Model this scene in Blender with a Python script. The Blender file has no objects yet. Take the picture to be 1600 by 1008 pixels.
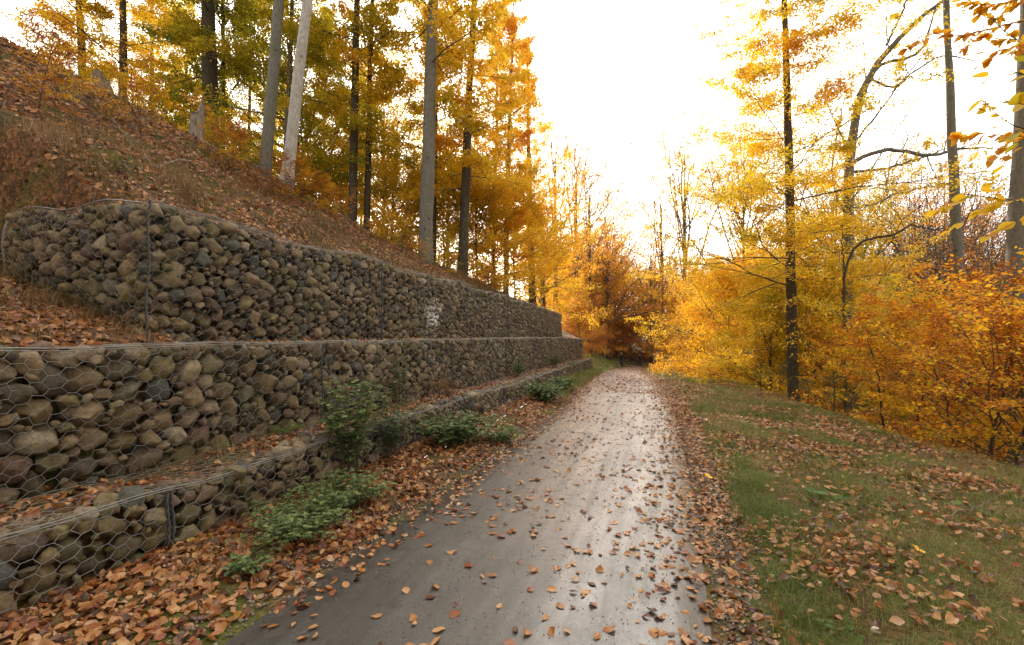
import bpy, math, random
import numpy as np
from mathutils import Vector, Matrix, Euler

PI = math.pi
rng = np.random.default_rng(11)
random.seed(5)
sc = bpy.context.scene
COL = sc.collection
R = math.radians

# ------------------------------------------------------------------ camera frame (used to turn photo measurements into places)
EYE = 1.6
YAW = R(19.06); PITCH = math.atan(20/750.0); FPX = 750.0
_f = np.array([-math.sin(YAW)*math.cos(PITCH), math.cos(YAW)*math.cos(PITCH), math.sin(PITCH)])
_r = np.array([math.cos(YAW), math.sin(YAW), 0.0])
_u = np.cross(_r, _f)
CAM = np.array([0, 0, EYE])
def at(px, py, Z):
    """world point seen at photo pixel (1600x1008) at depth Z along the view axis"""
    return CAM + Z*(_f + (px-800)/FPX*_r - (py-504)/FPX*_u)

# ------------------------------------------------------------------ terrain functions
_S = np.arange(-40, 240, 0.5)
def _smooth(xs, ys, w=5):
    v = np.interp(_S, xs, ys); k = np.hanning(2*w+3); k /= k.sum()
    p = np.pad(v, (w+1, w+1), mode='edge')
    return np.convolve(p, k, mode='valid')
_SH = _smooth([-40, 0, 5, 10, 15, 21, 32, 45, 62, 78, 92, 110, 240], [0, 0, .04, .22, .6, 1.2, 2.35, 3.4, 4.5, 5.2, 8, 18, 60])
_ZR = _smooth([-40, 0, 8, 15, 21, 32, 45, 62, 78, 110, 240], [0, 0, 0, -.06, -.28, -.85, -1.55, -2.45, -3.35, -4.6, -5])
def sh(s): return np.interp(s, _S, _SH)
def zr(s): return np.interp(s, _S, _ZR)
def wv(s, k): return .028*np.sin(s*1.57+k)+.022*np.sin(s*2.9+k*2)+.014*np.sin(s*7.3+k*3)
def aT(s): return np.interp(s, [-5, 8, 16, 26, 37], [.48, .46, .32, .08, -.2])+wv(s, 1)*.6
def bT(s): return np.interp(s, [-5, 16, 30, 37], [1.50, 1.50, 1.42, 1.32])+wv(s, 2.2)*.25
def cT(s): return np.interp(s, [3.2, 5, 30], [2.9, 2.86, 2.92])+wv(s, 3.7)*.9
UA, UB, UC = -3.5, -4.25, -4.8
C0, C1, B1 = 3.2, 29.6, 37.3

def sstep(a, b, x):
    t = np.clip((x-a)/(b-a), 0, 1); return t*t*(3-2*t)
def vn(x, y, seed=0):
    def h(i, j):
        v = np.sin(i*127.1+j*311.7+seed*17.31)*43758.5453
        return v-np.floor(v)
    i = np.floor(x); j = np.floor(y); fx = x-i; fy = y-j
    fx = fx*fx*(3-2*fx); fy = fy*fy*(3-2*fy)
    return (h(i, j)*(1-fx)+h(i+1, j)*fx)*(1-fy)+(h(i, j+1)*(1-fx)+h(i+1, j+1)*fx)*fy
def fbm(x, y, seed=0, n=4):
    a = 0; t = 0; w = 1.0
    for k in range(n):
        a = a+w*vn(x*2**k, y*2**k, seed+k*3); t += w; w *= .5
    return a/t-.5
def smin(a, b, k=.8):
    h = np.clip(.5+.5*(b-a)/k, 0, 1); return b*(1-h)+a*h-k*h*(1-h)
def crest(s):
    return np.interp(s, [-8, 0, 4, 6, 8, 10, 12, 14, 17, 22, 30, 60, 120], [9.5, 8.2, 6.8, 6.1, 4.9, 3.8, 2.6, 1.9, 1.3, .9, .6, 1.2, 4])
def H(u, s):
    """ground height at lateral u (u = x + sh(s)) and distance s"""
    u = np.asarray(u, float); s = np.asarray(s, float)
    g = zr(s)
    # right side
    e = np.interp(s, [-10, 5, 8, 10, 14, 20, 40, 80], [5.0, 4.6, 4.0, 3.6, 3.4, 3.6, 4.0, 4.0])
    w = sstep(.35, .8, u)
    right = g + w*(.03+.09*fbm(u*.9, s*.9, 3)+.05*fbm(u*4, s*4, 9)) - .035*np.clip(u-.5, 0, None)
    drop = np.clip(u-e, 0, None)
    valley = -5.2*(1-np.exp(-drop*.085))
    far = np.clip(u-42, 0, None)
    right = right + valley + far*.17*sstep(0, 20, far) + .5*fbm(u*.12, s*.12, 5)*sstep(2, 15, drop)
    # left side
    ws = sstep(-2.35, -2.9, u) if False else sstep(2.35, 2.9, -u)
    left = g + ws*(.05+.05*fbm(u*3, s*3, 21))
    nb = .05*fbm(u*3, s*3, 31)+.10*fbm(u*1.1, s*1.1, 33)
    a = aT(s)+.03*fbm(u*5, s*5, 41); b = bT(s)+.03*fbm(u*5, s*5, 42)
    inA = 1-sstep(36.9, 37.2, s)
    inB = 1-sstep(36.9, 37.2, s)
    inC = sstep(3.36, 3.46, s)*(1-sstep(29.3, 29.5, s))
    d = -u
    stA = sstep(3.66, 3.76, d); stB = sstep(4.42, 4.52, d); stC = sstep(4.98, 5.08, d)
    open_bank = g + .10+smin(.42*np.clip(d-3.0, 0, None), 2.3+.0*s, 1.0)+nb*1.2
    lv = left
    lv = lv+(a-lv)*stA
    lv = lv+(b-lv)*stB
    Z1 = 2.86+smin(.63*np.clip(d-5.5, 0, None), crest(s), 1.2)
    Z1 = np.maximum(Z1, 2.8)
    Z0 = 1.48+.29*np.clip(d-4.4, 0, None)+.85*np.clip(d-7.2, 0, None)
    Z0 = np.where(s > 20, 1.4+smin(.5*np.clip(d-4.6, 0, None), 2.2, 1.0), Z0)
    low = np.minimum(Z0, Z1)+nb*1.1*sstep(4.5, 5.2, d)
    hill = low+(Z1+nb*1.8*sstep(5.6, 6.6, d)-low)*inC
    lv = lv+(hill-lv)*np.where(inC > .01, stC, sstep(4.42, 4.6, d))
    lv = lv-.13*np.clip(d-15, 0, 25)*sstep(12, 16, d)*sstep(28, 10, s) if False else lv-.13*np.clip(d-15, 0, 25)
    # bigger lumps of the old bank
    lv = lv+.75*fbm(u*.35, s*.35, 51)*sstep(6.5, 9, d)+.55*np.abs(fbm(u*1.1, s*1.1, 57))*sstep(6, 7.5, d)+.16*fbm(u*3.4, s*3.4, 58)*sstep(6, 7.5, d)
    lv = np.where(s > 36.9, open_bank+(lv-open_bank)*(1-sstep(36.9, 37.2, s)), lv)
    lv = np.where(d > 3.0, lv, left)
    out = np.where(u < -2.2, lv, np.where(u > .3, right, g))
    # the far bank that closes the view beyond the bend
    fb = np.clip(s-84, 0, None)
    return out+.20*fb*sstep(0, 15, fb)*sstep(-60, -4, u+.0*s)
def P3(u, s, dz=0.0):
    u = np.asarray(u, float); s = np.asarray(s, float)
    return np.stack([u-sh(s), s+0*u, H(u, s)+dz], -1)
def ground_at(x, y): return float(H(x+sh(y), y))

# ------------------------------------------------------------------ mesh helpers
def mesh_np(name, V, faces, attrs=None, smooth=True, uv=None):
    """faces: list of (m,k) int arrays; attrs: dict name -> per-face float array"""
    me = bpy.data.meshes.new(name)
    V = np.ascontiguousarray(V, np.float32)
    me.vertices.add(len(V)); me.vertices.foreach_set('co', V.ravel())
    faces = [np.asarray(f, np.int32) for f in faces if len(f)]
    tot = np.concatenate([np.full(len(f), f.shape[1], np.int32) for f in faces])
    loops = np.concatenate([f.ravel() for f in faces])
    st = np.concatenate([[0], np.cumsum(tot)[:-1]]).astype(np.int32)
    me.loops.add(len(loops)); me.loops.foreach_set('vertex_index', loops)
    me.polygons.add(len(tot)); me.polygons.foreach_set('loop_start', st); me.polygons.foreach_set('loop_total', tot)
    me.polygons.foreach_set('use_smooth', np.full(len(tot), smooth, bool))
    if attrs:
        for k, v in attrs.items():
            at_ = me.attributes.new(k, 'FLOAT', 'FACE'); at_.data.foreach_set('value', np.ascontiguousarray(v, np.float32))
    if uv is not None:
        l = me.uv_layers.new(name='UVMap'); l.data.foreach_set('uv', np.ascontiguousarray(uv[loops], np.float32).ravel())
    me.update(calc_edges=True)
    return me
def link(name, me, mat=None, parent=None, color=None, loc=None):
    o = bpy.data.objects.new(name, me); COL.objects.link(o)
    if mat is not None and me is not None:
        if len(me.materials) == 0: me.materials.append(mat)
    if parent is not None: o.parent = parent
    if color is not None: o.color = color
    if loc is not None: o.location = loc
    return o
def tag(o, label=None, cat=None, group=None, kind=None):
    if label: o['label'] = label
    if cat: o['category'] = cat
    if group: o['group'] = group
    if kind: o['kind'] = kind
    return o
def thing(name, label, cat, loc=(0, 0, 0), group=None):
    o = bpy.data.objects.new(name, None); COL.objects.link(o); o.location = tuple(loc)
    return tag(o, label, cat, group)
class Acc:
    """collects geometry into one mesh"""
    def __init__(s): s.V = []; s.F = {}; s.A = {}; s.n = 0
    def add(s, V, F, rnd=0.5):
        V = np.asarray(V, float).reshape(-1, 3); F = np.asarray(F)
        k = F.shape[1]
        s.V.append(V); s.F.setdefault(k, []).append(F+s.n)
        r = np.full(len(F), rnd) if np.isscalar(rnd) else np.asarray(rnd)
        s.A.setdefault(k, []).append(r); s.n += len(V)
    def mesh(s, name, smooth=True):
        ks = sorted(s.F)
        return mesh_np(name, np.concatenate(s.V), [np.concatenate(s.F[k]) for k in ks],
                       {'rnd': np.concatenate([np.concatenate(s.A[k]) for k in ks])}, smooth)
def norm(v): return v/np.maximum(np.linalg.norm(v, axis=-1, keepdims=True), 1e-9)
def tubes(P, Rd, k=5, cap=False):
    """P (B,n,3) polylines, Rd (B,n) radii -> V, quads"""
    P = np.asarray(P, float); Rd = np.asarray(Rd, float)
    if P.ndim == 2: P = P[None]; Rd = Rd[None]
    B, n, _ = P.shape
    T = norm(np.gradient(P, axis=1))
    m = norm(P[:, -1]-P[:, 0])
    ref = np.where(np.abs(m[:, 2:3]) > .8, np.array([[1., .13, 0]]), np.array([[.07, .05, 1.]]))[:, None]
    X = norm(np.cross(T, np.broadcast_to(ref, T.shape))); Y = np.cross(T, X)
    an = np.arange(k)/k*2*PI
    V = P[:, :, None]+Rd[:, :, None, None]*(np.cos(an)[None, None, :, None]*X[:, :, None]+np.sin(an)[None, None, :, None]*Y[:, :, None])
    b = np.arange(B)[:, None, None]*n*k; i = np.arange(n-1)[None, :, None]*k; j = np.arange(k)[None, None, :]; j2 = (j+1) % k
    F = np.stack([b+i+j, b+i+k+j, b+i+k+j2, b+i+j2], -1).reshape(-1, 4)
    V = V.reshape(-1, 3)
    return V, F
def resample(pts, n):
    pts = np.asarray(pts, float)
    # catmull-like smoothing by dense linear interp then smoothing
    d = np.concatenate([[0], np.cumsum(np.linalg.norm(np.diff(pts[:, :3], axis=0), axis=1))])
    t = np.linspace(0, d[-1], n)
    return np.stack([np.interp(t, d, pts[:, c]) for c in range(pts.shape[1])], -1)
def eulers(E):
    cx, sx = np.cos(E[:, 0]), np.sin(E[:, 0]); cy, sy = np.cos(E[:, 1]), np.sin(E[:, 1]); cz, sz = np.cos(E[:, 2]), np.sin(E[:, 2])
    M = np.empty((len(E), 3, 3))
    M[:, 0, 0] = cy*cz; M[:, 0, 1] = sx*sy*cz-cx*sz; M[:, 0, 2] = cx*sy*cz+sx*sz
    M[:, 1, 0] = cy*sz; M[:, 1, 1] = sx*sy*sz+cx*cz; M[:, 1, 2] = cx*sy*sz-sx*cz
    M[:, 2, 0] = -sy; M[:, 2, 1] = sx*cy; M[:, 2, 2] = cx*cy
    return M
def place(acc, tmpl, pos, M, scale, rnd):
    """tmpl (V,F); pos (N,3); M (N,3,3); scale (N,) or (N,3)"""
    V, F = tmpl; N = len(pos)
    if N == 0: return
    sc_ = np.asarray(scale, float)
    if sc_.ndim == 1: sc_ = np.repeat(sc_[:, None], 3, 1)
    W = np.einsum('nij,nvj->nvi', M, V[None]*sc_[:, None])+pos[:, None]
    FF = (F[None]+np.arange(N)[:, None, None]*len(V)).reshape(-1, F.shape[1])
    acc.add(W.reshape(-1, 3), FF, np.repeat(rnd, len(F)))

# ------------------------------------------------------------------ materials
def newmat(name):
    m = bpy.data.materials.new(name); m.use_nodes = True
    nt = m.node_tree; nt.nodes.clear()
    return m, nt, nt.nodes, nt.links
class NB:
    def __init__(s, name):
        s.m, s.nt, s.N, s.L = newmat(name)
    def n(s, t, **kw):
        x = s.N.new(t)
        for k, v in kw.items():
            if k.startswith('i_'):
                key = k[2:]
                key = int(key) if key.isdigit() else key.replace('_', ' ')
                s.set(x.inputs[key], v)
            else: setattr(x, k, v)
        return x
    def set(s, inp, v):
        if isinstance(v, bpy.types.NodeSocket): s.L.new(v, inp)
        else: inp.default_value = v
    def math(s, op, a, b=0.0, clamp=False):
        x = s.N.new('ShaderNodeMath'); x.operation = op; x.use_clamp = clamp
        s.set(x.inputs[0], a); s.set(x.inputs[1], b); return x.outputs[0]
    def ramp(s, fac, stops, interp='LINEAR'):
        x = s.N.new('ShaderNodeValToRGB'); x.color_ramp.interpolation = interp
        e = x.color_ramp.elements
        while len(e) < len(stops): e.new(.5)
        for q, (p, c) in zip(e, stops):
            q.position = p; q.color = (c[0], c[1], c[2], 1) if not np.isscalar(c) else (c, c, c, 1)
        s.set(x.inputs[0], fac); return x.outputs[0]
    def noise(s, vec=None, scale=5, detail=4, rough=.6, dist=0.0, out=0):
        x = s.N.new('ShaderNodeTexNoise'); x.inputs['Scale'].default_value = scale; x.inputs['Detail'].default_value = detail
        x.inputs['Roughness'].default_value = rough; x.inputs['Distortion'].default_value = dist
        if vec is not None: s.L.new(vec, x.inputs['Vector'])
        return x.outputs[out]
    def mix(s, fac, a, b, mode='MIX'):
        x = s.N.new('ShaderNodeMix'); x.data_type = 'RGBA'; x.blend_type = mode
        s.set(x.inputs[0], fac)
        for i, v in ((6, a), (7, b)):
            if isinstance(v, bpy.types.NodeSocket): s.L.new(v, x.inputs[i])
            else: x.inputs[i].default_value = (v[0], v[1], v[2], 1)
        return x.outputs[2]
    def bump(s, h, strength=.5, dist=.02):
        x = s.N.new('ShaderNodeBump'); x.inputs['Strength'].default_value = strength; x.inputs['Distance'].default_value = dist
        s.L.new(h, x.inputs['Height']); return x.outputs[0]
    def mapping(s, vec, scale=(1, 1, 1)):
        x = s.N.new('ShaderNodeMapping'); x.inputs['Scale'].default_value = scale; s.L.new(vec, x.inputs['Vector']); return x.outputs[0]
    def pbr(s, col, rough=.8, nrm=None, metallic=0.0, spec=.5):
        x = s.N.new('ShaderNodeBsdfPrincipled')
        if isinstance(col, bpy.types.NodeSocket): s.L.new(col, x.inputs['Base Color'])
        else: x.inputs['Base Color'].default_value = (col[0], col[1], col[2], 1)
        s.set(x.inputs['Roughness'], rough); s.set(x.inputs['Metallic'], metallic); s.set(x.inputs['Specular IOR Level'], spec)
        if nrm is not None: s.L.new(nrm, x.inputs['Normal'])
        return x.outputs[0]
    def out(s, sh_):
        o = s.N.new('ShaderNodeOutputMaterial'); s.L.new(sh_, o.inputs['Surface']); return s.m
    def pos(s): return s.n('ShaderNodeNewGeometry').outputs['Position']
    def attr(s, nm): return s.n('ShaderNodeAttribute', attribute_name=nm).outputs['Fac']
    def orand(s): return s.n('ShaderNodeObjectInfo').outputs['Random']
    def ocol(s): return s.n('ShaderNodeObjectInfo').outputs['Color']

AUTUMN = [(0.0, (.055, .085, .012)), (.2, (.13, .17, .018)), (.36, (.38, .33, .025)), (.5, (.72, .50, .035)), (.64, (.64, .32, .03)),
          (.78, (.42, .145, .025)), (.9, (.25, .085, .025)), (1.0, (.15, .06, .03))]
def leaf_material(name, spread=.22, clump=.30, cscale=.8, transl=.5):
    b = NB(name)
    c = b.n('ShaderNodeSeparateColor'); b.L.new(b.ocol(), c.inputs[0])
    hue = c.outputs[0]; val = c.outputs[1]
    f = b.math('ADD', hue, b.math('MULTIPLY', b.math('SUBTRACT', b.attr('rnd'), .5), spread))
    f = b.math('ADD', f, b.math('MULTIPLY', b.math('SUBTRACT', b.noise(b.pos(), cscale, 2), .5), clump), True)
    col = b.ramp(f, AUTUMN)
    col = b.mix(1.0, col, b.n('ShaderNodeCombineColor', i_0=val, i_1=val, i_2=val).outputs[0], 'MULTIPLY')
    d = b.pbr(col, .55, spec=.3)
    t = b.n('ShaderNodeBsdfTranslucent'); b.L.new(b.mix(1.0, col, (1.35, 1.25, .8), 'MULTIPLY'), t.inputs['Color'])
    ms = b.n('ShaderNodeMixShader'); ms.inputs[0].default_value = transl
    b.L.new(d, ms.inputs[1]); b.L.new(t.outputs[0], ms.inputs[2])
    return b.out(ms.outputs[0])
M_LEAF = leaf_material('autumn_leaves', .26, .34)
M_LEAFC = leaf_material('copper_leaves', .5, .45, 1.3, .58)
def fallen_material():
    b = NB('fallen_leaf_mat')
    r = b.math('FRACT', b.math('ADD', b.attr('rnd'), b.math('MULTIPLY', b.orand(), b.n('ShaderNodeSeparateColor', i_0=b.ocol()).outputs[2])))
    col = b.ramp(r, [(0, (.34, .15, .05)), (.18, (.50, .23, .07)), (.36, (.60, .36, .17)), (.50, (.38, .14, .04)), (.62, (.26, .075, .025)), (.73, (.14, .05, .028)),
                     (.86, (.06, .03, .02)), (.92, (.30, .17, .09)), (.985, (.52, .33, .19)), (1.0, (.62, .38, .05))], 'LINEAR')
    nz = b.noise(b.pos(), 60, 2)
    col = b.mix(.5, col, b.ramp(nz, [(.3, .55), (.7, 1.0)]), 'MULTIPLY')
    d = b.pbr(col, .42, spec=.5)
    t = b.n('ShaderNodeBsdfTranslucent'); b.L.new(col, t.inputs['Color'])
    ms = b.n('ShaderNodeMixShader'); ms.inputs[0].default_value = .25
    b.L.new(d, ms.inputs[1]); b.L.new(t.outputs[0], ms.inputs[2])
    return b.out(ms.outputs[0])
M_FALLEN = fallen_material()
def green_material(name, stops, transl=.35, rough=.5):
    b = NB(name)
    col = b.ramp(b.attr('rnd'), stops)
    col = b.mix(.5, col, b.ramp(b.noise(b.pos(), 25, 2), [(.3, .7), (.7, 1.0)]), 'MULTIPLY')
    d = b.pbr(col, rough, spec=.4)
    t = b.n('ShaderNodeBsdfTranslucent'); b.L.new(col, t.inputs['Color'])
    ms = b.n('ShaderNodeMixShader'); ms.inputs[0].default_value = transl
    b.L.new(d, ms.inputs[1]); b.L.new(t.outputs[0], ms.inputs[2])
    return b.out(ms.outputs[0])
M_GRASS = green_material('grass_blades', [(0, (.085, .13, .02)), (.4, (.18, .24, .05)), (.6, (.27, .27, .085)), (.8, (.32, .23, .11)), (1, (.42, .31, .17))])
M_DRYGRASS = green_material('dry_grass', [(0, (.06, .075, .018)), (.3, (.15, .11, .04)), (.6, (.22, .14, .06)), (1, (.34, .23, .11))])
M_HERB = green_material('herb_leaves', [(0, (.045, .085, .03)), (.5, (.10, .17, .055)), (.8, (.17, .25, .085)), (1, (.30, .33, .10))])
M_FERN = green_material('fern_green', [(0, (.05, .11, .015)), (1, (.14, .24, .03))])
M_PINE = green_material('pine_needles', [(0, (.04, .07, .03)), (1, (.10, .14, .06))], .25)
M_RUST = green_material('withered_leaves', [(0, (.20, .09, .03)), (1, (.42, .20, .06))])

def bark(name, dark, light, green=.3, tint=True):
    b = NB(name)
    tc = b.n('ShaderNodeTexCoord').outputs['Object']
    st = b.mapping(tc, (1, 1, .38))
    n1 = b.noise(st, 19, 8, .75); n2 = b.noise(tc, 2.2, 5, .7); n3 = b.noise(b.mapping(tc, (1, 1, 5)), 9, 4)
    col = b.mix(b.ramp(n1, [(.3, 0.), (.7, 1.)]), dark, light)
    col = b.mix(b.math('MULTIPLY', b.ramp(n2, [(.48, 0.), (.62, 1.)]), green), col, (.10, .12, .045))
    col = b.mix(b.math('MULTIPLY', b.ramp(n3, [(.62, 0.), (.75, 1.)]), .5), col, tuple(x*.55 for x in dark))
    v = b.n('ShaderNodeTexVoronoi'); v.inputs['Scale'].default_value = 3.1; b.L.new(b.mapping(tc, (1, 1, .8)), v.inputs['Vector'])
    knot = b.ramp(b.math('ADD', v.outputs['Distance'], b.math('MULTIPLY', n1, .12)), [(.0, 1.), (.16, 1.), (.22, 0.)])
    col = b.mix(b.math('MULTIPLY', knot, .6), col, tuple(x*.4 for x in dark))
    lich = b.ramp(b.noise(tc, 9, 5, .8), [(.58, 0.), (.66, 1.)])
    col = b.mix(b.math('MULTIPLY', lich, .22), col, (.36, .37, .33))
    h = b.math('ADD', b.math('MULTIPLY', n1, .7), b.math('ADD', b.math('MULTIPLY', n3, .5), b.math('MULTIPLY', knot, -.3)))
    return b.out(b.pbr(col, .85, b.bump(h, .8, .04), spec=.2))
M_BARK = bark('beech_bark', (.085, .078, .065), (.20, .185, .16))
M_BARKP = bark('pale_bark', (.24, .23, .21), (.54, .53, .50), .25)
M_BARKG = bark('grey_bark', (.095, .09, .078), (.215, .21, .185), .45)
M_BARKD = bark('dark_bark', (.035, .028, .022), (.10, .08, .06), .2)
M_TWIG = bark('twig_bark', (.07, .055, .04), (.15, .12, .09), .1)
M_DEAD = bark('dead_wood', (.11, .09, .07), (.38, .34, .29), .1)
M_DEADD = bark('weathered_wood', (.12, .10, .08), (.27, .23, .19), .25)

def stone_material():
    b = NB('field_stone')
    r = b.math('FRACT', b.math('ADD', b.attr('rnd'), b.orand()))
    col = b.ramp(r, [(0, (0.179, 0.136, 0.076)), (.12, (0.233, 0.176, 0.098)), (.25, (0.099, 0.080, 0.055)), (.38, (0.278, 0.208, 0.125)), (.48, (0.128, 0.094, 0.069)), (.58, (0.070, 0.061, 0.046)),
                     (.68, (0.225, 0.181, 0.089)), (.78, (0.148, 0.094, 0.069)), (.88, (0.377, 0.315, 0.214)), (.95, (0.089, 0.092, 0.085))])
    tc = b.pos()
    n1 = b.noise(tc, 26, 5, .7); n2 = b.noise(tc, 120, 3, .7); n3 = b.noise(tc, 1.6, 2)
    col = b.mix(.8, col, b.ramp(n1, [(.3, .35), (.5, .85), (.72, 1.45)]), 'MULTIPLY')
    col = b.mix(.5, col, b.ramp(n2, [(.35, .6), (.65, 1.2)]), 'MULTIPLY')
    # green algae and moss in damp areas
    mo = b.math('MULTIPLY', b.ramp(b.noise(tc, 2.4, 3), [(.50, 0.), (.68, 1.)]), b.ramp(n1, [(.42, 0.), (.6, 1.)]))
    col = b.mix(b.math('MULTIPLY', mo, .75), col, (.085, .105, .02))
    # the splash of white paint on the top tier
    g = b.n('ShaderNodeVectorMath', operation='SUBTRACT'); b.L.new(tc, g.inputs[0]); g.inputs[1].default_value = SPLASH
    g2 = b.n('ShaderNodeVectorMath', operation='MULTIPLY'); b.L.new(g.outputs[0], g2.inputs[0]); g2.inputs[1].default_value = (1.2, 1.0, 1.3)
    ln = b.n('ShaderNodeVectorMath', operation='LENGTH'); b.L.new(g2.outputs[0], ln.inputs[0])
    wm = b.math('ADD', b.math('MULTIPLY', ln.outputs[1 if len(ln.outputs) > 1 else 0], .42), b.math('MULTIPLY', b.noise(b.mapping(tc, (1, 1, .6)), 17, 5, .75), 1.0))
    wmask = b.math('MULTIPLY', b.ramp(wm, [(.0, 1.), (.60, 1.), (.68, 0.)]), .85)
    col = b.mix(wmask, col, (.70, .70, .68))
    return b.out(b.pbr(col, .75, b.bump(b.math('ADD', n1, b.math('MULTIPLY', n2, .5)), .8, .014), spec=.35))
SPLASH = tuple(at(688, 495, 10.25))
M_STONE = stone_material()
def wire_material():
    b = NB('galvanised_wire')
    n = b.noise(b.pos(), 30, 3)
    return b.out(b.pbr(b.mix(n, (.15, .155, .155), (.34, .35, .345)), .5, metallic=.35))
M_WIRE = wire_material()
b = NB('dark_tie_wire'); M_TIE = b.out(b.pbr(b.mix(b.noise(b.pos(), 40, 3), (.03, .032, .035), (.10, .105, .11)), .5, metallic=.3))

def soil_material(name, leafy=1.0, green=.35, base=(.075, .05, .03)):
    b = NB(name)
    p = b.pos()
    v = b.n('ShaderNodeTexVoronoi'); v.inputs['Scale'].default_value = 22; v.inputs['Randomness'].default_value = 1
    ds = b.noise(p, 12, 3, out=1)
    vm = b.n('ShaderNodeVectorMath', operation='ADD'); b.L.new(p, vm.inputs[0])
    sm = b.n('ShaderNodeVectorMath', operation='SCALE'); b.L.new(ds, sm.inputs[0]); sm.inputs['Scale'].default_value = .12
    b.L.new(sm.outputs[0], vm.inputs[1]); b.L.new(vm.outputs[0], v.inputs['Vector'])
    cr = b.n('ShaderNodeSeparateColor'); b.L.new(v.outputs['Color'], cr.inputs[0])
    lc = b.ramp(cr.outputs[0], [(0, (.06, .032, .018)), (.3, (.13, .065, .03)), (.55, (.22, .10, .04)), (.75, (.30, .15, .07)), (.9, (.36, .22, .12)), (1, (.30, .10, .03))])
    soil = b.mix(b.noise(p, 20, 5, .7), tuple(x*.5 for x in base), tuple(x*1.5 for x in base))
    col = b.mix(b.math('MULTIPLY', b.ramp(b.noise(p, 3, 4), [(.35, .3), (.6, 1.)]), leafy), soil, lc)
    gm = b.math('MULTIPLY', b.ramp(b.noise(p, .9, 4, .65), [(.46, 0.), (.62, 1.)]), green)
    col = b.mix(gm, col, b.mix(b.noise(p, 40, 2), (.05, .07, .015), (.13, .15, .035)))
    h = b.math('ADD', v.outputs['Distance'], b.noise(p, 30, 4))
    return b.out(b.pbr(col, .9, b.bump(h, .9, .03), spec=.15))
M_HILL = soil_material('hillside_litter', .8, .7, (.05, .032, .02))
M_GROUND = soil_material('verge_soil', .5, .85, (.05, .04, .022))

def road_material():
    b = NB('worn_asphalt')
    uv = b.n('ShaderNodeUVMap').outputs[0]
    p = b.pos()
    st = b.noise(b.mapping(uv, (2.6, .16, 1)), 1.6, 3, .5)
    st2 = b.noise(b.mapping(uv, (11, .35, 1)), 1.0, 4, .6)
    blot = b.noise(p, 1.1, 5, .65)
    fine = b.noise(p, 160, 3, .8); mid = b.noise(p, 26, 5, .7)
    f = b.math('ADD', b.math('MULTIPLY', st, .4), b.math('MULTIPLY', blot, .7))
    col = b.ramp(f, [(.38, (.017, .0175, .017)), (.55, (.034, .034, .032)), (.72, (.072, .071, .066))])
    col = b.mix(.7, col, b.ramp(fine, [(.35, .45), (.65, 1.7)]), 'MULTIPLY')
    col = b.mix(.6, col, b.ramp(mid, [(.3, .75), (.7, 1.2)]), 'MULTIPLY')
    vv = b.n('ShaderNodeTexVoronoi'); vv.inputs['Scale'].default_value = 140; b.L.new(p, vv.inputs['Vector'])
    agg = b.n('ShaderNodeSeparateColor'); b.L.new(vv.outputs['Color'], agg.inputs[0])
    col = b.mix(b.ramp(agg.outputs[0], [(.86, 0.), (.92, .55)]), col, (.15, .145, .13))
    damp = b.ramp(b.noise(p, .7, 6, .7), [(.42, .75), (.58, 1.1)])
    col = b.mix(1.0, col, damp, 'MULTIPLY')
    # dust and wear along the edges
    g = b.math('ADD', b.math('MULTIPLY', st2, .3), b.math('ADD', b.math('MULTIPLY', st, .35), b.math('ADD', b.math('MULTIPLY', mid, .2), b.math('MULTIPLY', blot, .3))))
    rough = b.ramp(g, [(.45, .28), (.58, .40), (.72, .55)])
    nr = b.bump(b.math('ADD', fine, b.math('MULTIPLY', mid, .8)), .4, .008)
    sh_ = b.pbr(col, rough, nr, spec=.55)
    pn = sh_.node
    b.L.new(b.ramp(b.noise(p, 3.0, 5, .7), [(.35, .25), (.65, .38)]), pn.inputs['Coat Roughness'])
    b.L.new(b.math('MULTIPLY', b.ramp(g, [(.48, 1.), (.66, .4)]), .92), pn.inputs['Coat Weight'])
    pn.inputs['Coat IOR'].default_value = 1.6
    return b.out(sh_)
M_ROAD = road_material()
b = NB('gravel_stone'); M_GRAVEL = b.out(b.pbr(b.mix(.6, b.ramp(b.attr('rnd'), [(0, (.10, .095, .08)), (.5, (.17, .155, .13)), (1, (.28, .26, .22))]), b.ramp(b.noise(b.pos(), 90, 2), [(.3, .6), (.7, 1.1)]), 'MULTIPLY'), .8))

# ------------------------------------------------------------------ setting sheets
def grid_sheet(name, us, ss, mat, dz=0.0, kind='structure', label=None):
    U, S_ = np.meshgrid(us, ss, indexing='ij')
    V = P3(U.ravel(), S_.ravel(), dz)
    nu, ns = len(us), len(ss)
    i = np.arange(nu-1)[:, None]*ns; j = np.arange(ns-1)[None]
    F = np.stack([i+j, i+ns+j, i+ns+j+1, i+j+1], -1).reshape(-1, 4)
    me = mesh_np(name, V, [F], uv=np.stack([U.ravel(), S_.ravel()], -1))
    o = link(name, me, mat); tag(o, kind=kind, label=label)
    return o
def spacing(a, b, d0, g, dmax=4.0):
    out = [a]; d = d0; sgn = 1 if b > a else -1
    while (b-out[-1])*sgn > d*.5:
        out.append(out[-1]+sgn*d); d = min(d*g, dmax)
    out[-1] = b
    return np.array(out)
ss = np.unique(np.round(np.concatenate([np.arange(-8, 3.2, .16), np.arange(3.2, 3.6, .04), np.arange(3.6, 22, .16), np.arange(22, 29.2, .25), np.arange(29.2, 29.7, .07), np.arange(29.7, 36.8, .25),
                              np.arange(36.8, 37.4, .07), np.arange(37.4, 60, .5), np.arange(60, 170, 1.5)]), 3))
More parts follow.
